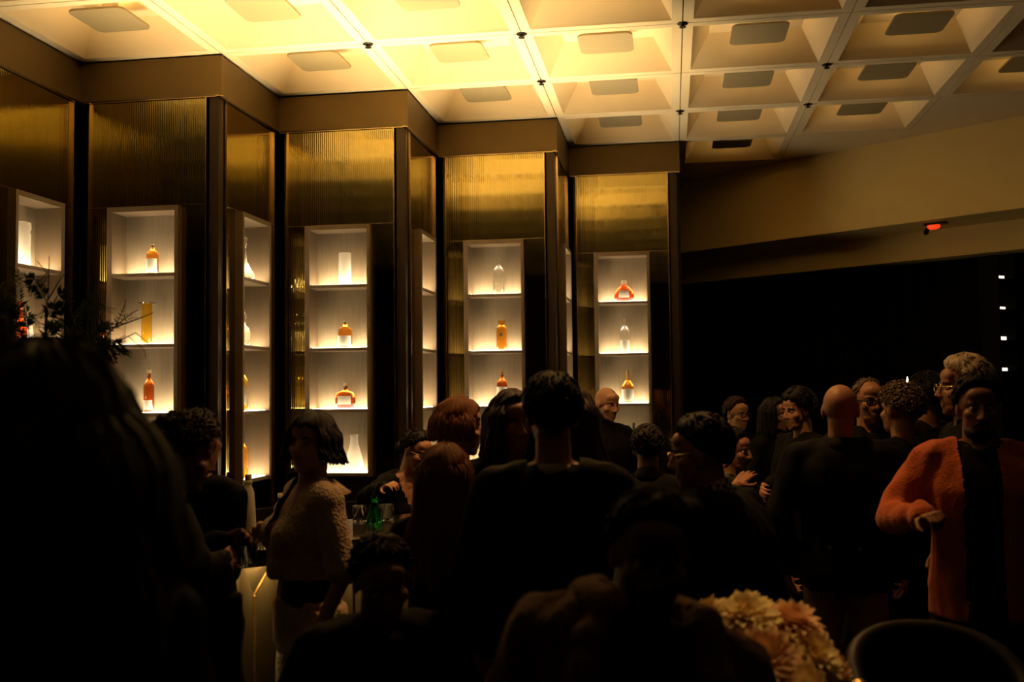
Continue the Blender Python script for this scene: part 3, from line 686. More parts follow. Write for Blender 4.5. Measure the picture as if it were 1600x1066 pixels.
        if kind in ('short', 'bun'):          # combed locks over the crown and along the hairline
            for k in range(230):
                el = math.asin(r.uniform(-.75, 1)); azd = r.uniform(-180, 180); ed = math.degrees(el)
                if ed < line(azd) + 4: continue
                a0 = math.radians(azd); edge = min(1, (ed - line(azd)) / (fade + 6)); pts = []
                for q in range(5):
                    f1 = q / 4; a1 = a0 + math.copysign(.22 * f1, azd) * (.4 + r.random() * .6); e1 = el - .20 * f1 * (1.3 if abs(azd) > 60 else -.5)
                    pts.append(F_.hp(Vector((0, -.012, .028)) + rad(a1, e1, (T + top * max(0, math.sin(el))) * edge - .003 * (1 - edge) + (.0035 if q in (1, 2, 3) else -.001))))
                mb.tube(pts, [.0015 * s, .0042 * s, .0046 * s, .0036 * s, .0008 * s], 5)
        if kind in ('bob', 'long'):
            for k in range(count):
                az = math.radians(az0 + (360 - 2 * az0) * (k + r.random()) / count); el0 = math.radians(r.uniform(5, 40)); az_ = az
                ln = length * r.uniform(.82, 1.05); pts = []; rs = []
                p0 = Vector((0, -.012, .028)) + rad(az, el0, T * .6); p1 = Vector((0, -.012, .028)) + rad(az, math.radians(-12), T * r.uniform(.7, 1.3) + wide)
                out = Vector((math.sin(az), math.cos(az), 0)); pts += [p0, (p0 + p1) / 2 + out * .012, p1]
                m_ = 7; f1 = r.uniform(0, 6)
                for q in range(1, m_ + 1):
                    t = q / m_; p = p1 + Vector((0, 0, -ln * t)) + out * (flare * t * t + .012 * math.sin(f1 + t * 7) * wave / .006 * t) + Vector((math.cos(az), -math.sin(az), 0)) * wave * math.sin(f1 + t * 9)
                    zz = p.z
                    if zz < -.17:          # lies on the shoulders and back
                        lim = .085 + .05 * min(1, (-.17 - zz) / .1)
                        if out.y < .3 and -p.y < lim: p.y = -lim - r.uniform(0, .012)
                    pts.append(p)
                R0 = .0085 * sw; rs = [R0 * .5, R0, R0 * 1.1] + [R0 * (1.1 - .75 * (q / m_) ** 2) for q in range(1, m_ + 1)]
                mb.tube([F_.hp(p) for p in pts], [x * s for x in rs], 6)
        if kind == 'curly':
            for k in range(count):
                z = r.uniform(-.2, 1); a = k * GA; el = math.asin(z); ed = math.degrees(el); azd = (math.degrees(a) + 180) % 360 - 180
                if ed < line(azd) + 6: continue
                c = Vector((0, -.012, .028)) + rad(math.radians(azd), el, T); t1 = r.uniform(0, 6); pts = []
                n_ = c.normalized(); b1 = n_.orthogonal().normalized(); b2 = n_.cross(b1)
                for q in range(7):
                    g = t1 + q * 1.0; pts.append(F_.hp(c + n_ * (.004 * q - .006) + (b1 * math.cos(g) + b2 * math.sin(g)) * .009))
                mb.tube(pts, [.004 * s] * 6 + [.001], 5)
        if kind == 'bun':
            c = Vector((0, -.125, -.03)); mb.ball(F_.hp(c), [v * s for v in (.040, .038, .040)], 16, 10)
            for k in range(14):
                a0 = r.uniform(0, 6); mb.tube([F_.hp(c + Vector((.036 * math.cos(a0 + q * .7), .02 * math.sin(q + k), .038 * math.sin(a0 + q * .7)))) for q in range(6)], [.004 * s] * 6, 5)
        o = mb.build('hair', m, F_.root, smooth=True, fix=True)
        if label: o['label'] = label
        return o
    def beard(F_, m, full=True, tache=True):
        mb = MB(); s = F_.s; mb2 = mb
        if full:
            nu, nv = 30, 16; vs = []; c0 = Vector((0, .036, -.075))
            for i in range(nv + 1):
                el = PI / 2 - PI * i / nv
                for j in range(nu):
                    az = 2 * PI * j / nu; d = Vector((math.sin(az) * math.cos(el), math.cos(az) * math.cos(el), math.sin(el)))
                    q = min(1, max(0, (math.radians(8) - el) / .35)) * min(1, max(0, (d.y + .35) / .3)); t = -.012 + .021 * q + .0015 * math.sin(az * 19) * q
                    k = 1 / math.sqrt((d.x / .056) ** 2 + (d.y / .052) ** 2 + (d.z / .050) ** 2); vs.append(F_.hp(c0 + d * (k + t)))
            mb.add(vs, [(i * nu + j, (i + 1) * nu + j, (i + 1) * nu + (j + 1) % nu, i * nu + (j + 1) % nu) for i in range(nv) for j in range(nu)])
        if tache:
            for q in (-1, 1): mb.tube([F_.hp((0, .098, -.050)), F_.hp((q * .014, .095, -.052)), F_.hp((q * .028, .082, -.062)), F_.hp((q * .032, .074, -.072))], [.006 * s, .0065 * s, .005 * s, .002 * s], 7)
        return mb.build('beard' if full else 'moustache', m, F_.root, smooth=True)
    def glasses(F_, m, r=.0022, rx=.023, rz=.017):
        mb = MB(); s = F_.s; hp = F_.hp; hw = F_.headw
        for q in (-1, 1):
            pts = [hp((q * .0325 + rx * math.copysign(abs(math.cos(t)) ** .7, math.cos(t)), .104 - abs(rx * math.cos(t)) * 0 - .10 * abs(q * .0325 + rx * math.cos(t)) ** 1 * .15, .004 + rz * math.copysign(abs(math.sin(t)) ** .7, math.sin(t)))) for t in [2 * PI * k / 20 for k in range(21)]]
            mb.tube(pts, [r * s] * 21, 6)
            mb.tube([hp((q * .056, .100, .010)), hp((q * .078 * hw, .04, .010)), hp((q * .080 * hw, -.01, .006)), hp((q * .077 * hw, -.028, -.012))], [r * s] * 4, 6)
        mb.tube([hp((-.010, .105, .008)), hp((0, .107, .011)), hp((.010, .105, .008))], [r * s] * 3, 6)
        g = mb.build('glasses', m, F_.root, smooth=True); g['label'] = 'glasses worn on the face'
        return g
def collar(Fg, m, r0=.062, r1=.068, z0=.49, z1=.535, gap=25, name='collar', lay=.018, label=None):
    """turned-over collar band round the neck, open at the front"""
    mb = MB(); n = 40; vs = []
    for i in range(n + 1):
        a = math.radians(gap + (360 - 2 * gap) * i / n)
        for rr, z in ((r0, z0), (r0 - .003, z1), (r0 + .004, z1 + .004), (r1 + lay, z0 + .004)):
            vs.append(Fg.tp((math.sin(a) * rr, math.cos(a) * rr - .015 - .01 * (z > z0), z + (.012 if z > z0 else 0) * -math.cos(a))))
    mb.add(vs, [(i * 4 + k, (i + 1) * 4 + k, (i + 1) * 4 + k + 1, i * 4 + k + 1) for i in range(n) for k in range(3)])
    o = mb.build(name, m, Fg.root, smooth=True, fix=False); sol = o.modifiers.new('thick', 'SOLIDIFY'); sol.thickness = .003
    if label: o['label'] = label
    return o
VN = lambda zt, k=.55, zb=.30: (lambda x, y, z: y > .0 and z > zb and abs(x) < (z - zb) * k)      # V neckline
neckhole = lambda x, y, z: z > .542 and abs(x) < .075
PEOPLE = {}
# very near, at the left edge: seen from behind, big curly hair
p = Fig('person from behind with big dark curly hair, very near at the left edge', (70, 588, 1.42), 178, skin=sk_dark, w=1.05, sex='f')
p.hair(h_brown, 'long', T=.058, front=22, side=-30, back=-70, rough=.006, length=.30, count=240, az0=60, flare=.05, wave=.012, wide=.030, sw=1.6)
p.dress('jacket', c_black, lo=-.14)
# curly-haired guest bent over the bar, reaching across it with both hands
p = Fig('person in dark clothes with short curly hair, hands round a drink at the bar', (288, 655, 3.28), 112, skin=sk_shade, sex='f', lean=10, voxel=.006, curl=(38, 42), head=(0, 12, 0), lh=('w', 346, 846, 3.60), rh=('w', 348, 874, 3.50))
p.hair(h_brown, 'curly', T=.024, front=26, side=-24, back=-52, rough=.006, count=420)
p.dress('jacket', c_black, bottom='trousers', mb_=c_grey, lo=-.14, coat=(.04, .165, .13))
p = Fig('person with cropped dark hair, mostly behind the curly-haired guest', (312, 640, 3.84), 165, skin=sk_shade, w=.86, lh=('w', 285, 905, 3.9), rh=('w', 322, 900, 3.9))
p.hair(h_black, T=.010); p.dress('jacket', c_black)
# woman in the cream tweed set, body to the left, face to the camera
p = Fig('person in cream tweed cropped top and trousers, dark bob, face turned to camera', (487, 646, 3.86), -62, skin=sk_light, sex='f', voxel=.0055, w=1.06, eyes=True, head=(38, -3, 0), curl=(40, 20),
        rh=('w', 420, 832, 3.95))
w0 = p
def tweedset(p):
    p.hair(h_black, 'bob', T=.020, front=14, side=-10, back=-40, length=.085, count=150, az0=48, flare=.022, wave=.007, sw=.95, wide=.010)
    p.cloth('cropped_top', c_tweed, sleeves=.95, e=.024, lo=.165, cut=lambda x, y, z: neckhole(x, y, z) or VN(.5, .50, .30)(x, y, z), fold=.004, voxel=.010, extra=lambda mb: mb.loft([[p.tp((math.cos(2 * PI * j / 24) * a, math.sin(2 * PI * j / 24) * b + .012, z)) for j in range(24)] for z, a, b in ((.165, .178, .155), (.22, .178, .152), (.30, .174, .145))]))
    collar(p, c_tweed, r0=.075, r1=.105, z0=.475, z1=.525, gap=38, lay=.04)
    p.cloth('undershirt', c_black, sleeves=0, e=.008, lo=.05, hi=.27, fold=.002)
    p.dress('waistband', c_tweed, bottom='trousers', mb_=c_tweed, sleeves=0, lo=-.14, hi=.10, e=.018)
tweedset(p)
# smiling man sitting low in front of the bar
p = Fig('man in black sitting low before the bar, shadowed smiling face turned down', (596, 838, 3.0), 22, H=1.78, lean=16, head=(0, 20, 6), sit=True, skin=sk_dark, voxel=.006, eyes=True, w=1.08, feet=(.32, .40))
p.hair(h_black, T=.014, front=38); p.dress('sweater', c_black); low_man = p
# bartender with the bun
p = Fig('bartender in black V-neck with glasses and dark bun, reaching over the bar', (651, 673, 6.05), 48, H=1.66, lean=22, skin=sk_light, sex='f', voxel=.005, eyes=True, head=(4, 16, 0), group='bar staff', rh=('w', 600, 762, 5.55), curl=(28, 26), hn=(None, Vector((-.2, .5, -.8))))
p.hair(h_black, 'bun', T=.016, front=34, side=-8, back=-50, fade=24); p.glasses(m_wire, .0018); p.dress('top', c_black, cut=lambda x, y, z: neckhole(x, y, z) or VN(.5, .40, .24)(x, y, z), lo=-.14)
# auburn bob, profile to the right
p = Fig('person with a glossy auburn bob in right profile, before the third bay', (719, 627, 4.36), 112, skin=sk_light, sex='f', w=.88, voxel=.006, head=(0, 4, 0))
p.hair(h_auburn, 'bob', T=.026, front=30, side=-18, back=-46, length=.060, count=150, az0=66, flare=-.004, wave=.004, wide=.006)
p.dress('jacket', c_black)
# long reddish hair, back to us
p = Fig('person from behind with very long reddish hair, left of the black suit', (697, 699, 3.5), 172, skin=sk_light, sex='f', head=(-14, 0, 0))
p.hair(h_auburn, 'long', T=.024, front=30, side=-10, back=-50, length=.44, count=170, az0=70, flare=.045, wave=.010, wide=.006)
p.dress('coat', c_black, coat=(.30, .18, .14))
# long straight hair facing us beside the suit
p = Fig('person with long straight brown hair facing camera, half behind the black suit', (800, 613, 4.02), 18, skin=sk_shade, sex='f', voxel=.007, eyes=True, head=(8, 6, 0))
p.hair(h_brown, 'long', T=.018, front=42, side=-8, back=-44, length=.15, count=150, az0=42, flare=.012, wave=.003, wide=.012)
p.dress('top', c_black, lo=-.14)
# man in the black suit
p = Fig('man in a black suit and white shirt collar, back to camera at centre', (862, 591, 3.27), 176, skin=sk_tan, w=1.1, voxel=.008, head=(8, 0, 0), headw=1.02)
p.hair(h_black, T=.016, front=34, side=-12, back=-62, top=.012); collar(p, c_shirt, z0=.492, z1=.527, gap=20, lay=.004, label='white shirt collar')
p.dress('suit_jacket', c_suit, coat=(.20, .20, .16), cut=neckhole)
# long-haired person just beyond his right shoulder
p = Fig('person with long dark hair just beyond the right shoulder of the suit', (890, 608, 3.68), 190, skin=sk_shade, sex='f', w=.86)
p.hair(h_brown, 'long', T=.016, front=30, side=-10, back=-50, length=.32, count=160, az0=60, flare=.12, wave=.005, wide=.008)
p.dress('jacket', c_black)
# bald bartender
p = Fig('bald bartender in a black roll-neck before the last niche', (948, 604, 7.2), 20, skin=sk_light, voxel=.0055, eyes=True, head=(14, 12, 0), group='bar staff')
p.cloth('roll_neck', c_black, e=.012, extra=lambda mb: mb.cap(p.tp((0, -.012, .48)), .076, p.tp((0, -.008, .565)), .068))
p.dress('apron', c_black, sleeves=0, hi=.2)
# dark-haired guest from behind, at the right end of the bar
p = Fig('person from behind with dark hair, under the slim green bottle', (1012, 665, 5.2), 170, H=1.66, lean=18, skin=sk_shade)
p.hair(h_black, T=.014); p.dress('jacket', c_black); collar(p, c_black, z1=.56)
# man in glasses, left profile, broad dark jacket
p = Fig('man in dark jacket and checked collar, glasses, in left profile', (1092, 655, 3.58), -128, H=1.74, lean=20, skin=sk_tan, w=1.22, voxel=.0055, eyes=True, head=(24, 2, 0))
p.hair(h_black, T=.018, front=30, side=-12, back=-62, top=.010); p.glasses(m_wire, .002); collar(p, c_check, r0=.070, z0=.485, z1=.565, gap=15, lay=.012, label='checked shirt collar')
p.dress('jacket', c_navy, e=.034, lo=-.14, cut=neckhole)
# standing man in black glasses at the back
p = Fig('man in black-rimmed glasses standing at the back, warmly lit face', (1151, 623, 7.45), 28, skin=sk_light, voxel=.0055, eyes=True, head=(4, 4, 0))
p.hair(h_brown, T=.014, front=40, side=-12, back=-62, top=.012); p.glasses(m_glassframe, .0034); p.dress('jacket', c_black)
# man with the moustache
p = Fig('smiling man with moustache in right three-quarter view, raising a hand', (1147, 672, 6.3), 58, H=1.74, lean=14, skin=sk_tan, voxel=.005, eyes=True, head=(0, 4, 4), rh=('w', 1151, 757, 6.05), curl=(28, 8))
p.hair(h_black, T=.016, front=36, side=-12, back=-62, top=.01); p.beard(h_black, full=False); p.dress('overshirt', c_blue, sleeves=1.75, cut=lambda x, y, z: neckhole(x, y, z) or (y > .05 and abs(x) < .055 and z > -.1)); p.cloth('shirt', c_black, e=.008, sleeves=.6)
# two heads close together
p = Fig('person with dark fringe in left profile, head against another face', (1246, 611, 6.2), -68, skin=sk_light, voxel=.006, eyes=True, head=(0, 6, 0), lean=4, rh=('w', 1196, 762, 6.0), curl=(28, 40))
p.hair(h_black, T=.024, front=14, side=-22, back=-60, top=.012); p.dress('jacket', c_black)
p = Fig('laughing person half hidden behind the dark fringe, eyes on them', (1211, 622, 6.95), 40, skin=sk_tan, sex='f', voxel=.006, eyes=True, head=(6, 4, 0))
p.hair(h_black, 'long', T=.016, front=40, side=-6, back=-44, length=.22, count=110, az0=50); p.dress('top', c_black, lo=-.14)
# bald man from behind
p = Fig('bald man in a black jacket and tan trousers, back to camera', (1312, 598, 4.62), 160, skin=sk_tan, voxel=.007, w=1.1, headw=1.02)
p.dress('jacket', c_black, mb_=c_tan, e=.024, coat=(.10, .19, .15)); collar(p, c_black, z1=.55)
p = Fig('balding man in dark glasses facing camera, beside the bald man', (1357, 591, 5.5), -6, skin=sk_tan, voxel=.0055, eyes=True, head=(10, 4, 0))
p.hair(h_grey, T=.006, front=56, side=-12, back=-62, rough=.002); p.glasses(m_glassframe, .004); p.dress('jacket', c_black)
p = Fig('person with short curly dark hair, second row behind the bald man', (1404, 604, 5.1), -150, skin=sk_tan, voxel=.008)
p.hair(h_grey, 'curly', T=.026, front=30, side=-6, back=-42, rough=.006, count=320); p.dress('jacket', c_black)
p = Fig('person with dark swept hair between the curly and the white hair', (1446, 588, 5.9), -165, skin=sk_shade)
p.hair(h_black, T=.024, front=24, side=-4, back=-44, top=.014); p.dress('jacket', c_black)
p = Fig('white-haired man with wire glasses in left profile', (1503, 562, 4.6), -98, skin=sk_tan, voxel=.0055, eyes=True, w=1.05)
p.hair(h_white, T=.022, front=30, side=-12, back=-62, rough=.006, top=.010); p.glasses(m_wire, .0016); p.dress('jacket', c_black); collar(p, c_black, z1=.56)
# orange shirt-jacket
p = Fig('bearded man in an orange knit shirt-jacket over black, facing camera', (1526, 590, 4.15), -14, skin=sk_shade, voxel=.0055, eyes=True, w=1.12, head=(0, 5, 0), curl=(28, 48), rh=('w', 1441, 806, 3.92), hn=(None, Vector((.2, -.7, -.4))))
p.hair(h_black, T=.012, front=40, side=-12, back=-58, top=.014, fade=18); p.beard(h_black)
p.cloth('shirt', c_black, e=.010, sleeves=.5, fold=.003)
p.dress('shirt_jacket', c_orange, e=.026, coat=(.16, .21, .165), cut=lambda x, y, z: neckhole(x, y, z) or (y > .02 and abs(x - .012) < .062 + .05 * max(0, z - .35)), fold=.007); collar(p, c_orange, r0=.074, r1=.086, z0=.485, z1=.54, gap=40, lay=.02)
# near centre: someone in deep shadow facing us, open shearling coat over black
p = Fig('person facing camera in deep shadow, open brown shearling coat over black, near centre', (1014, 772, 2.05), 6, H=1.74, sit=True, lat=-13, skin=sk_dark, w=1.04, voxel=.007, eyes=True, head=(-4, 10, 0))
p.hair(h_black, T=.016, front=36, side=-12, back=-58); coat_man = p
p.cloth('shirt', c_black, e=.014, sleeves=.5, fold=.003)
p.dress('coat', c_shear, e=.052, coat=(.16, .22, .19), cut=lambda x, y, z: neckhole(x, y, z) or (y > .0 and abs(x) < .080 + .06 * max(0, z - .30)), fold=.008)
q = MB(); r_ = random.Random(5)
for sg in (-1, 1):
    for k in range(30):
        t = k / 29
        if t < .55: a = math.radians(180 - 125 * t / .55); c = (sg * math.sin(a) * .125, math.cos(a) * .105 - .02, .565 - .02 * t)
        else: u_ = (t - .55) / .45; c = (sg * (.108 + .035 * math.sin(u_ * PI) - .012 * u_), .042 + .125 * min(1, u_ * 2.2), .552 - .36 * u_)
        q.ball(p.tp(Vector(c) + Vector((0, 0, .008 * r_.uniform(-1, 1)))), (.030 + .012 * math.sin(t * PI) + .005 * r_.uniform(-1, 1)) * p.s, 8, 6)
me = fuse(q, .009, 2, 'shearling_collar'); me.materials.append(c_shear); me.polygons.foreach_set('use_smooth', [True] * len(me.polygons))
o = bpy.data.objects.new('shearling_collar', me); COL.objects.link(o); o.parent = p.root
# ------------------------------------------------------------------ plant, flowers, seats, small lights
m_leaf = mat('fern_green', (.035, .06, .012), .6, var=.3, scale=30, transl=.25); m_twig = mat('twig_bark', (.05, .03, .015), .8); m_vase = mat('dark_ceramic', (.02, .015, .012), .3)
m_petal = mat('cream_petal', (.90, .66, .32), .7, var=.15, scale=15, transl=.25); m_petalp = mat('blush_petal', (.85, .50, .26), .7, var=.15, scale=15, transl=.25)
m_leather = mat('black_hide', (.008, .006, .004), .5); m_flame = emis('flame', (1, .72, .32), 40.0); m_wax = mat('wax', (.8, .7, .5), .5, transl=.4)
m_redlens = mat('red_lens', (.5, .02, .01), .3, emit=(1, .06, .01), est=.9)
# branches in a tall vase on the left end of the bar
bi = BAR.inverted(); a_ = bi @ CAM; b_ = bi.to_3x3() @ ray(60, 760); vv = BAR @ (a_ + b_ * ((.30 - a_.y) / b_.y))
plant = empty('vase_of_branches', (vv.x, vv.y, 1.0803), 0, 'tall arrangement of ferny green branches and bare twigs on the bar', 'plant')
q = MB(); q.lathe([(0, 0), (.07, 0), (.10, .05), (.11, .14), (.07, .26), (.05, .30), (.06, .32), (.05, .32), (.04, .28)], n=28); q.build('vase', m_vase, plant, smooth=True)
Dp = (Vector(plant.location) - CAM).dot(F)
def plp(px, py, dd=0): return atd(px, py, Dp + dd) - Vector(plant.location)
r_ = random.Random(11); leaf = MB(); tw = MB(); TOP = Vector((0, 0, .30))
def frond(p0, p1, nleaf, ln):
    d = (p1 - p0); side = d.cross(F).normalized()
    for k in range(nleaf):
        t = .15 + .85 * k / nleaf; b = p0.lerp(p1, t) + Vector((0, 0, -.02 * t * t))
        for sg in (-1, 1):
            L = ln * (1.1 - .8 * t) * r_.uniform(.7, 1.1); dirn = (d.normalized() * .75 + side * sg + Vector((0, 0, -.25)) + Vector((r_.uniform(-.2, .2), r_.uniform(-.35, .35), r_.uniform(-.2, .2)))).normalized()
            wv = dirn.cross(F).normalized() * L * .11
            a = b; m_ = b + dirn * L * .45; e_ = b + dirn * L
            leaf.add([a, m_ + wv, e_, m_ - wv], [(0, 1, 2, 3)])
def stem(pts, r0, r1=.0015):
    n = len(pts); tw.tube(pts, [r0 + (r1 - r0) * k / (n - 1) for k in range(n)], 6)
stem([TOP, plp(70, 620), plp(72, 520), plp(76, 440), plp(77, 400)], .005)
stem([plp(74, 470), plp(92, 440), plp(110, 416)], .003); stem([plp(76, 430), plp(58, 408)], .002)
stem([TOP, plp(120, 600, .03), plp(150, 545, .05), plp(178, 512, .06), plp(205, 490, .07), plp(216, 484, .07)], .005)
stem([plp(178, 512, .06), plp(222, 496, .03), plp(240, 488, .02)], .003); stem([plp(150, 545, .05), plp(180, 535), plp(212, 520), plp(238, 541)], .003); stem([plp(182, 508, .06), plp(194, 480, .06), plp(197, 468, .06)], .002)
stem([plp(200, 525), plp(226, 548), plp(228, 560)], .0015)
for (a, b) in [((20, 600), (8, 440)), ((30, 590), (28, 420)), ((50, 590), (40, 470)), ((60, 560), (10, 500)), ((70, 540), (100, 470)), ((72, 500), (105, 452)), ((74, 520), (115, 500)), ((90, 590), (130, 470)), ((95, 580), (150, 450)), ((80, 590), (125, 540)), ((110, 600), (150, 530)), ((0, 560), (30, 470)), ((40, 560), (90, 560)), ((20, 500), (-20, 430)), ((130, 560), (170, 500)), ((150, 545), (180, 560)), ((72, 470), (40, 430)), ((100, 600), (165, 575)), ((5, 590), (-30, 500)), ((60, 600), (20, 560)), ((150, 540), (196, 545)), ((120, 590), (100, 520))]:
    d1 = r_.uniform(-.1, .1); p0 = plp(a[0], a[1], d1); p1 = plp(b[0], b[1], d1 + r_.uniform(-.06, .06)); pm = p0.lerp(p1, .5) + Vector((0, 0, .03))
    stem([TOP.lerp(p0, .0), p0.lerp(TOP, .4), p0, pm, p1], .003); frond(p0, pm, 16, .050); frond(pm, p1, 20, .044)
    for k in range(4):
        c = p0.lerp(p1, .3 + .17 * k); e_ = c + Vector((r_.uniform(-.10, .10), r_.uniform(-.06, .06), r_.uniform(-.03, .08))); stem([c, e_], .0012); frond(c, e_, 12, .028)
for (a, b) in [((160, 540), (180, 500)), ((190, 500), (215, 486)), ((178, 552), (210, 545)), ((182, 512), (196, 470))]: frond(plp(*a, .05), plp(*b, .05), 5, .03)
tw.build('twigs', m_twig, plant, smooth=True); leaf.build('fronds', m_leaf, plant, fix=False)
# bouquet of big ruffled flowers on a pedestal table
bc = atd(1205, 1010, 2.62)
tb = empty('pedestal_table', (bc.x, bc.y, 0), 0, 'small dark table under the cream flowers', 'table')
q = MB(); q.lathe([(0, .70), (.20, .70), (.205, .715), (.20, .73), (0, .73)], n=40); q.build('table_top', m_bartop, tb, smooth=False)
q = MB(); q.lathe([(0, 0), (.15, 0), (.15, .015), (.04, .04), (.025, .10), (.025, .66), (.08, .70), (0, .70)], n=28); q.build('pedestal', m_dark, tb, smooth=True)
vz = empty('flower_vase', (bc.x, bc.y, .7303), 0, 'low dark vase holding the cream flowers', 'vase')
q = MB(); q.lathe([(0, 0), (.07, 0), (.10, .06), (.09, .14), (.07, .17), (.06, .17), (.05, .10)], n=28); q.build('vase_body', m_vase, vz, smooth=True)
def flower(c, R, axis, m, seed, label):
    rr = random.Random(seed); f = empty('dahlia', c, 0, label, 'flower', 'cream flowers in the vase')
    ax = Vector(axis).normalized(); e1 = ax.orthogonal().normalized(); e2 = ax.cross(e1); q = MB()
    n = 120
    for k in range(n):
        t = (k + .5) / n; th = t ** .6 * 1.9; az = k * GA + rr.uniform(-.15, .15)
        d = ax * math.cos(th) + (e1 * math.cos(az) + e2 * math.sin(az)) * math.sin(th)
        sd = d.cross(ax); sd = (sd if sd.length > 1e-3 else e1).normalized(); nn = sd.cross(d)
        L = R * (.75 + .3 * t) * rr.uniform(.88, 1.1); W = R * .20 * (.6 + .6 * t); b = d * R * .12
        vs = []
        for i, (f_, wd, up) in enumerate(((0, .3, 0), (.35, .8, .02), (.7, 1., .0), (.9, .6, -.03), (1.04, .0, -.10))):
            for sg in (-1, 0, 1): vs.append(b + d * L * f_ + sd * sg * W * wd + nn * (R * up + abs(sg) * W * wd * .45))
        q.add(vs, [(i * 3 + j, i * 3 + j + 1, i * 3 + 3 + j + 1, i * 3 + 3 + j) for i in range(4) for j in range(2)])
    q.build('petals', m, f, smooth=True, fix=False)
    q = MB(); q.tube([Vector((0, 0, 0)), (Vector((bc.x, bc.y, .88)) - Vector(c)) * .6, Vector((bc.x, bc.y, .76)) - Vector(c)], .004, 6); q.build('stem', m_leaf, f)
for i, (px, py, dd, R_, m, lb) in enumerate([(1112, 985, .0, .085, m_petal, 'cream ruffled flower partly behind the shearling coat'), (1165, 972, -.02, .080, m_petal, 'cream flower at the top left of the bunch'), (1235, 985, .02, .085, m_petalp, 'blush flower at the top right of the bunch'),
        (1190, 1035, -.12, .085, m_petalp, 'blush flower low in the middle of the bunch'), (1262, 1030, -.04, .085, m_petal, 'cream flower at the right side of the bunch'), (1130, 1050, -.08, .085, m_petal, 'cream flower low on the left of the bunch'),
        (1240, 1085, -.14, .085, m_petal, 'cream flower at the bottom right of the bunch'), (1170, 1100, -.16, .08, m_petalp, 'blush flower cut by the bottom edge'), (1300, 1050, .0, .055, m_petalp, 'small ragged blush flower jutting out to the right')]):
    c = atd(px, py, 2.62 + dd); ax = (c - Vector((bc.x, bc.y, bc.z - .12))) - F * .08; flower(c, R_, ax, m, 20 + i, lb)
ps_ = bpy.data.lights.new('flower_fill_spot', 'SPOT'); ps_.energy = 120; ps_.color = (1, .66, .22); ps_.spot_size = math.radians(14); ps_.spot_blend = .8; ps_.shadow_soft_size = .03  # added spot without a fixture, brightens the flowers
pso = bpy.data.objects.new('flower_fill_spot', ps_); COL.objects.link(pso); pso.location = (bc.x + .35, bc.y + .25, 4.05); pso.rotation_euler = (Vector((bc.x, bc.y, bc.z)) - pso.location).to_track_quat('-Z', 'Y').to_euler()
# tub chair in the right foreground
cc = atd(1470, 1012, 2.75)
ch = empty('tub_chair', (cc.x, cc.y, 0), math.atan2(RT.y, RT.x), 'dark tub chair with a curved rolled back, lower right corner', 'chair', 'dark seats')
n = 40; zt = cc.z
def tub(rad, z0, z1, th):
    q = MB(); vs = []
    for i in range(n + 1):
        a = math.radians(-20 + 220 * i / n); drop = .16 * (abs(i / n - .5) * 2) ** 2.2
        for rr, z in ((rad, z0), (rad, z1 - drop), (rad + th, z1 - drop), (rad + th, z0)): vs.append((rr * math.cos(a), rr * .9 * math.sin(a), z))
    q.add(vs, [(i * 4 + k, i * 4 + (k + 1) % 4, i * 4 + 4 + (k + 1) % 4, i * 4 + 4 + k) for i in range(n) for k in range(4)] + [(0, 1, 2, 3), (n * 4 + 3, n * 4 + 2, n * 4 + 1, n * 4)])
    return q
tub(.20, .30, zt, .05).build('backrest', m_leather, ch, smooth=False, bevel=.008)
pp = [(.225 * math.cos(math.radians(-20 + 220 * i / n)), .2025 * math.sin(math.radians(-20 + 220 * i / n)), zt + .004 - .16 * (abs(i / n - .5) * 2) ** 2.2) for i in range(n + 1)]
q = MB(); q.tube(pp, .026, 10); q.build('rolled_rim', m_leather, ch, smooth=True)
q = MB(); q.lathe([(0, .32), (.195, .32), (.20, .36), (.19, .43), (.14, .45), (0, .45)], n=32, sy=.9); q.build('seat', m_leather, ch, smooth=True)
for sx_ in (-1, 1):
    for sy_ in (-1, 1): q = MB(); q.cap((sx_ * .15, sy_ * .12, .33), .018, (sx_ * .18, sy_ * .16, .012), .012); q.build('leg', m_dark, ch, smooth=True)
q = MB(); q.ball(pp[-4], (.028, .028, .028)); q.build('stud', m_gold, ch, smooth=True, loc=(0, 0, .004))
# low seats under the seated people
def stool(pt, h, label):
    st = empty('stool', (pt.x, pt.y, 0), 0, label, 'stool', 'dark seats'); q = MB(); q.lathe([(0, h - .08), (.19, h - .08), (.20, h - .05), (.19, h - .01), (.15, h), (0, h)], n=30); q.build('seat', m_leather, st, smooth=True)
    for k in range(4): a = PI / 4 + k * PI / 2; q = MB(); q.cap((.13 * math.cos(a), .13 * math.sin(a), h - .08), .016, (.17 * math.cos(a), .17 * math.sin(a), .011), .011); q.build('leg', m_dark, st, smooth=True)
for fg_, lb in ((low_man, 'dark stool under the low-sitting man in black'), (coat_man, 'dark stool under the person in the open shearling coat')):
    c = fg_.root.matrix_basis @ fg_.pel; stool(c, max(.26, fg_.pel.z - .215 * fg_.s), lb)
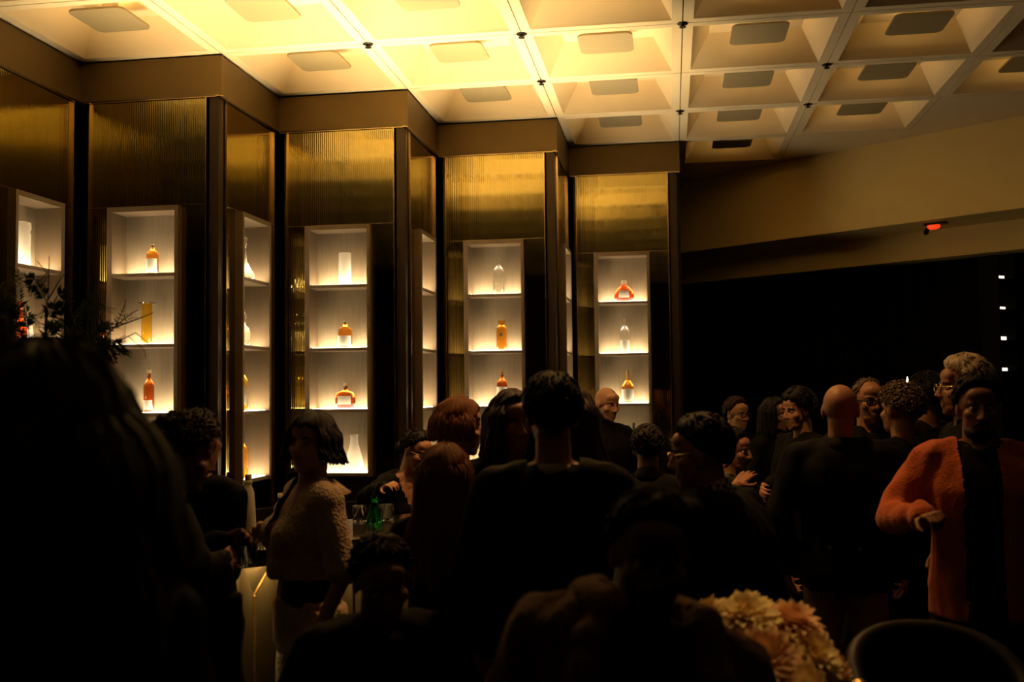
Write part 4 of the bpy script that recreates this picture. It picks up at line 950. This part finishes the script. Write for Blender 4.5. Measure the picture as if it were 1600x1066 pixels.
# candles
def candle(pos, h, label, watts, stand=None):
    c = empty('candle', pos, 0, label, 'candle', 'candles'); q = MB(); q.lathe([(0, 0), (.018, 0), (.018, h), (0, h - .004)], n=16); q.build('wax_stick', m_wax, c, smooth=True)
    q = MB(); q.lathe([(0, h + .002), (.006, h + .010), (.0075, h + .018), (.004, h + .034), (.0005, h + .050)], n=12); q.build('flame', m_flame, c, smooth=True)
    if stand: q = MB(); q.lathe([(0, -stand + .0), (.12, -stand), (.12, -stand + .012), (.012, -stand + .03), (.012, -.02), (.045, -.012), (.045, -.001), (0, -.001)], n=20); q.build('stand', m_dark, c, smooth=True)
    if watts:
        l = bpy.data.lights.new('candle_glow', 'POINT'); l.energy = watts; l.color = (1, .52, .18); l.shadow_soft_size = .03; lo = bpy.data.objects.new('candle_glow', l); COL.objects.link(lo); lo.location = (pos[0], pos[1], pos[2] + h + .09)
v = atd(1418, 601, 6.6); candle((v.x, v.y, v.z - .16), .16, 'lit candle high on a stand behind the curly-haired heads', 1.5, stand=v.z - .16)
# red warning lamp under the bulkhead
wl = empty('warning_lamp', label='small red warning lamp under the tan bulkhead', cat='lamp')
d_ = ray(1462, 352); t_ = (3.235 - CAM.z) / d_.z; pw_ = CAM + d_ * t_; lw = BT.inverted() @ pw_; print('warning lamp wall-local', lw)
wl.matrix_world = BT @ Matrix.Translation((lw.x, max(.06, min(.5, lw.y)), 3.2595))
q = MB(); q.box(-.10, .10, -.035, .035, -.02, 0); q.build('mount', m_dark, wl); q = MB(); q.ball((-.02, 0, -.035), (.065, .035, .030)); q.build('red_lens', m_redlens, wl, smooth=True)
q = MB(); q.cap((-.08, 0, -.05), .02, (-.09, -.01, -.085), .024); q.build('sensor', m_dark, wl, smooth=True)
# slim lit display at the right edge
dc = empty('display_shelf', label='slim dark display with four glowing shelves at the right edge', cat='shelf')
p0 = atd(1568, 510, 5.6); dc.location = (p0.x, p0.y, 0); dc.rotation_euler = (0, 0, math.atan2(RT.y, RT.x) + .45)
m_dled = emis('display_led', (1, .86, .62), 2.2)
q = MB(); q.box(-.065, -.060, -.03, .09, 0, 2.42); q.box(.060, .065, -.03, .09, 0, 2.42); q.box(-.065, .065, .09, .095, 0, 2.42); q.build('frame', m_drape, dc)
for k, py in enumerate((436, 484, 532, 580)):
    z = atd(1568, py, 5.6).z; q = MB(); q.box(-.0595, .0595, -.03, .0895, z - .006, z); q.build('shelf', m_drape, dc)
    q = MB(); q.prism([(-.05, .02), (.045, .02), (.045, .035), (-.05, .035)], z + .0005, z + .022 - .004 * (k % 2)); q.build('light_strip', m_dled, dc)
#PART5
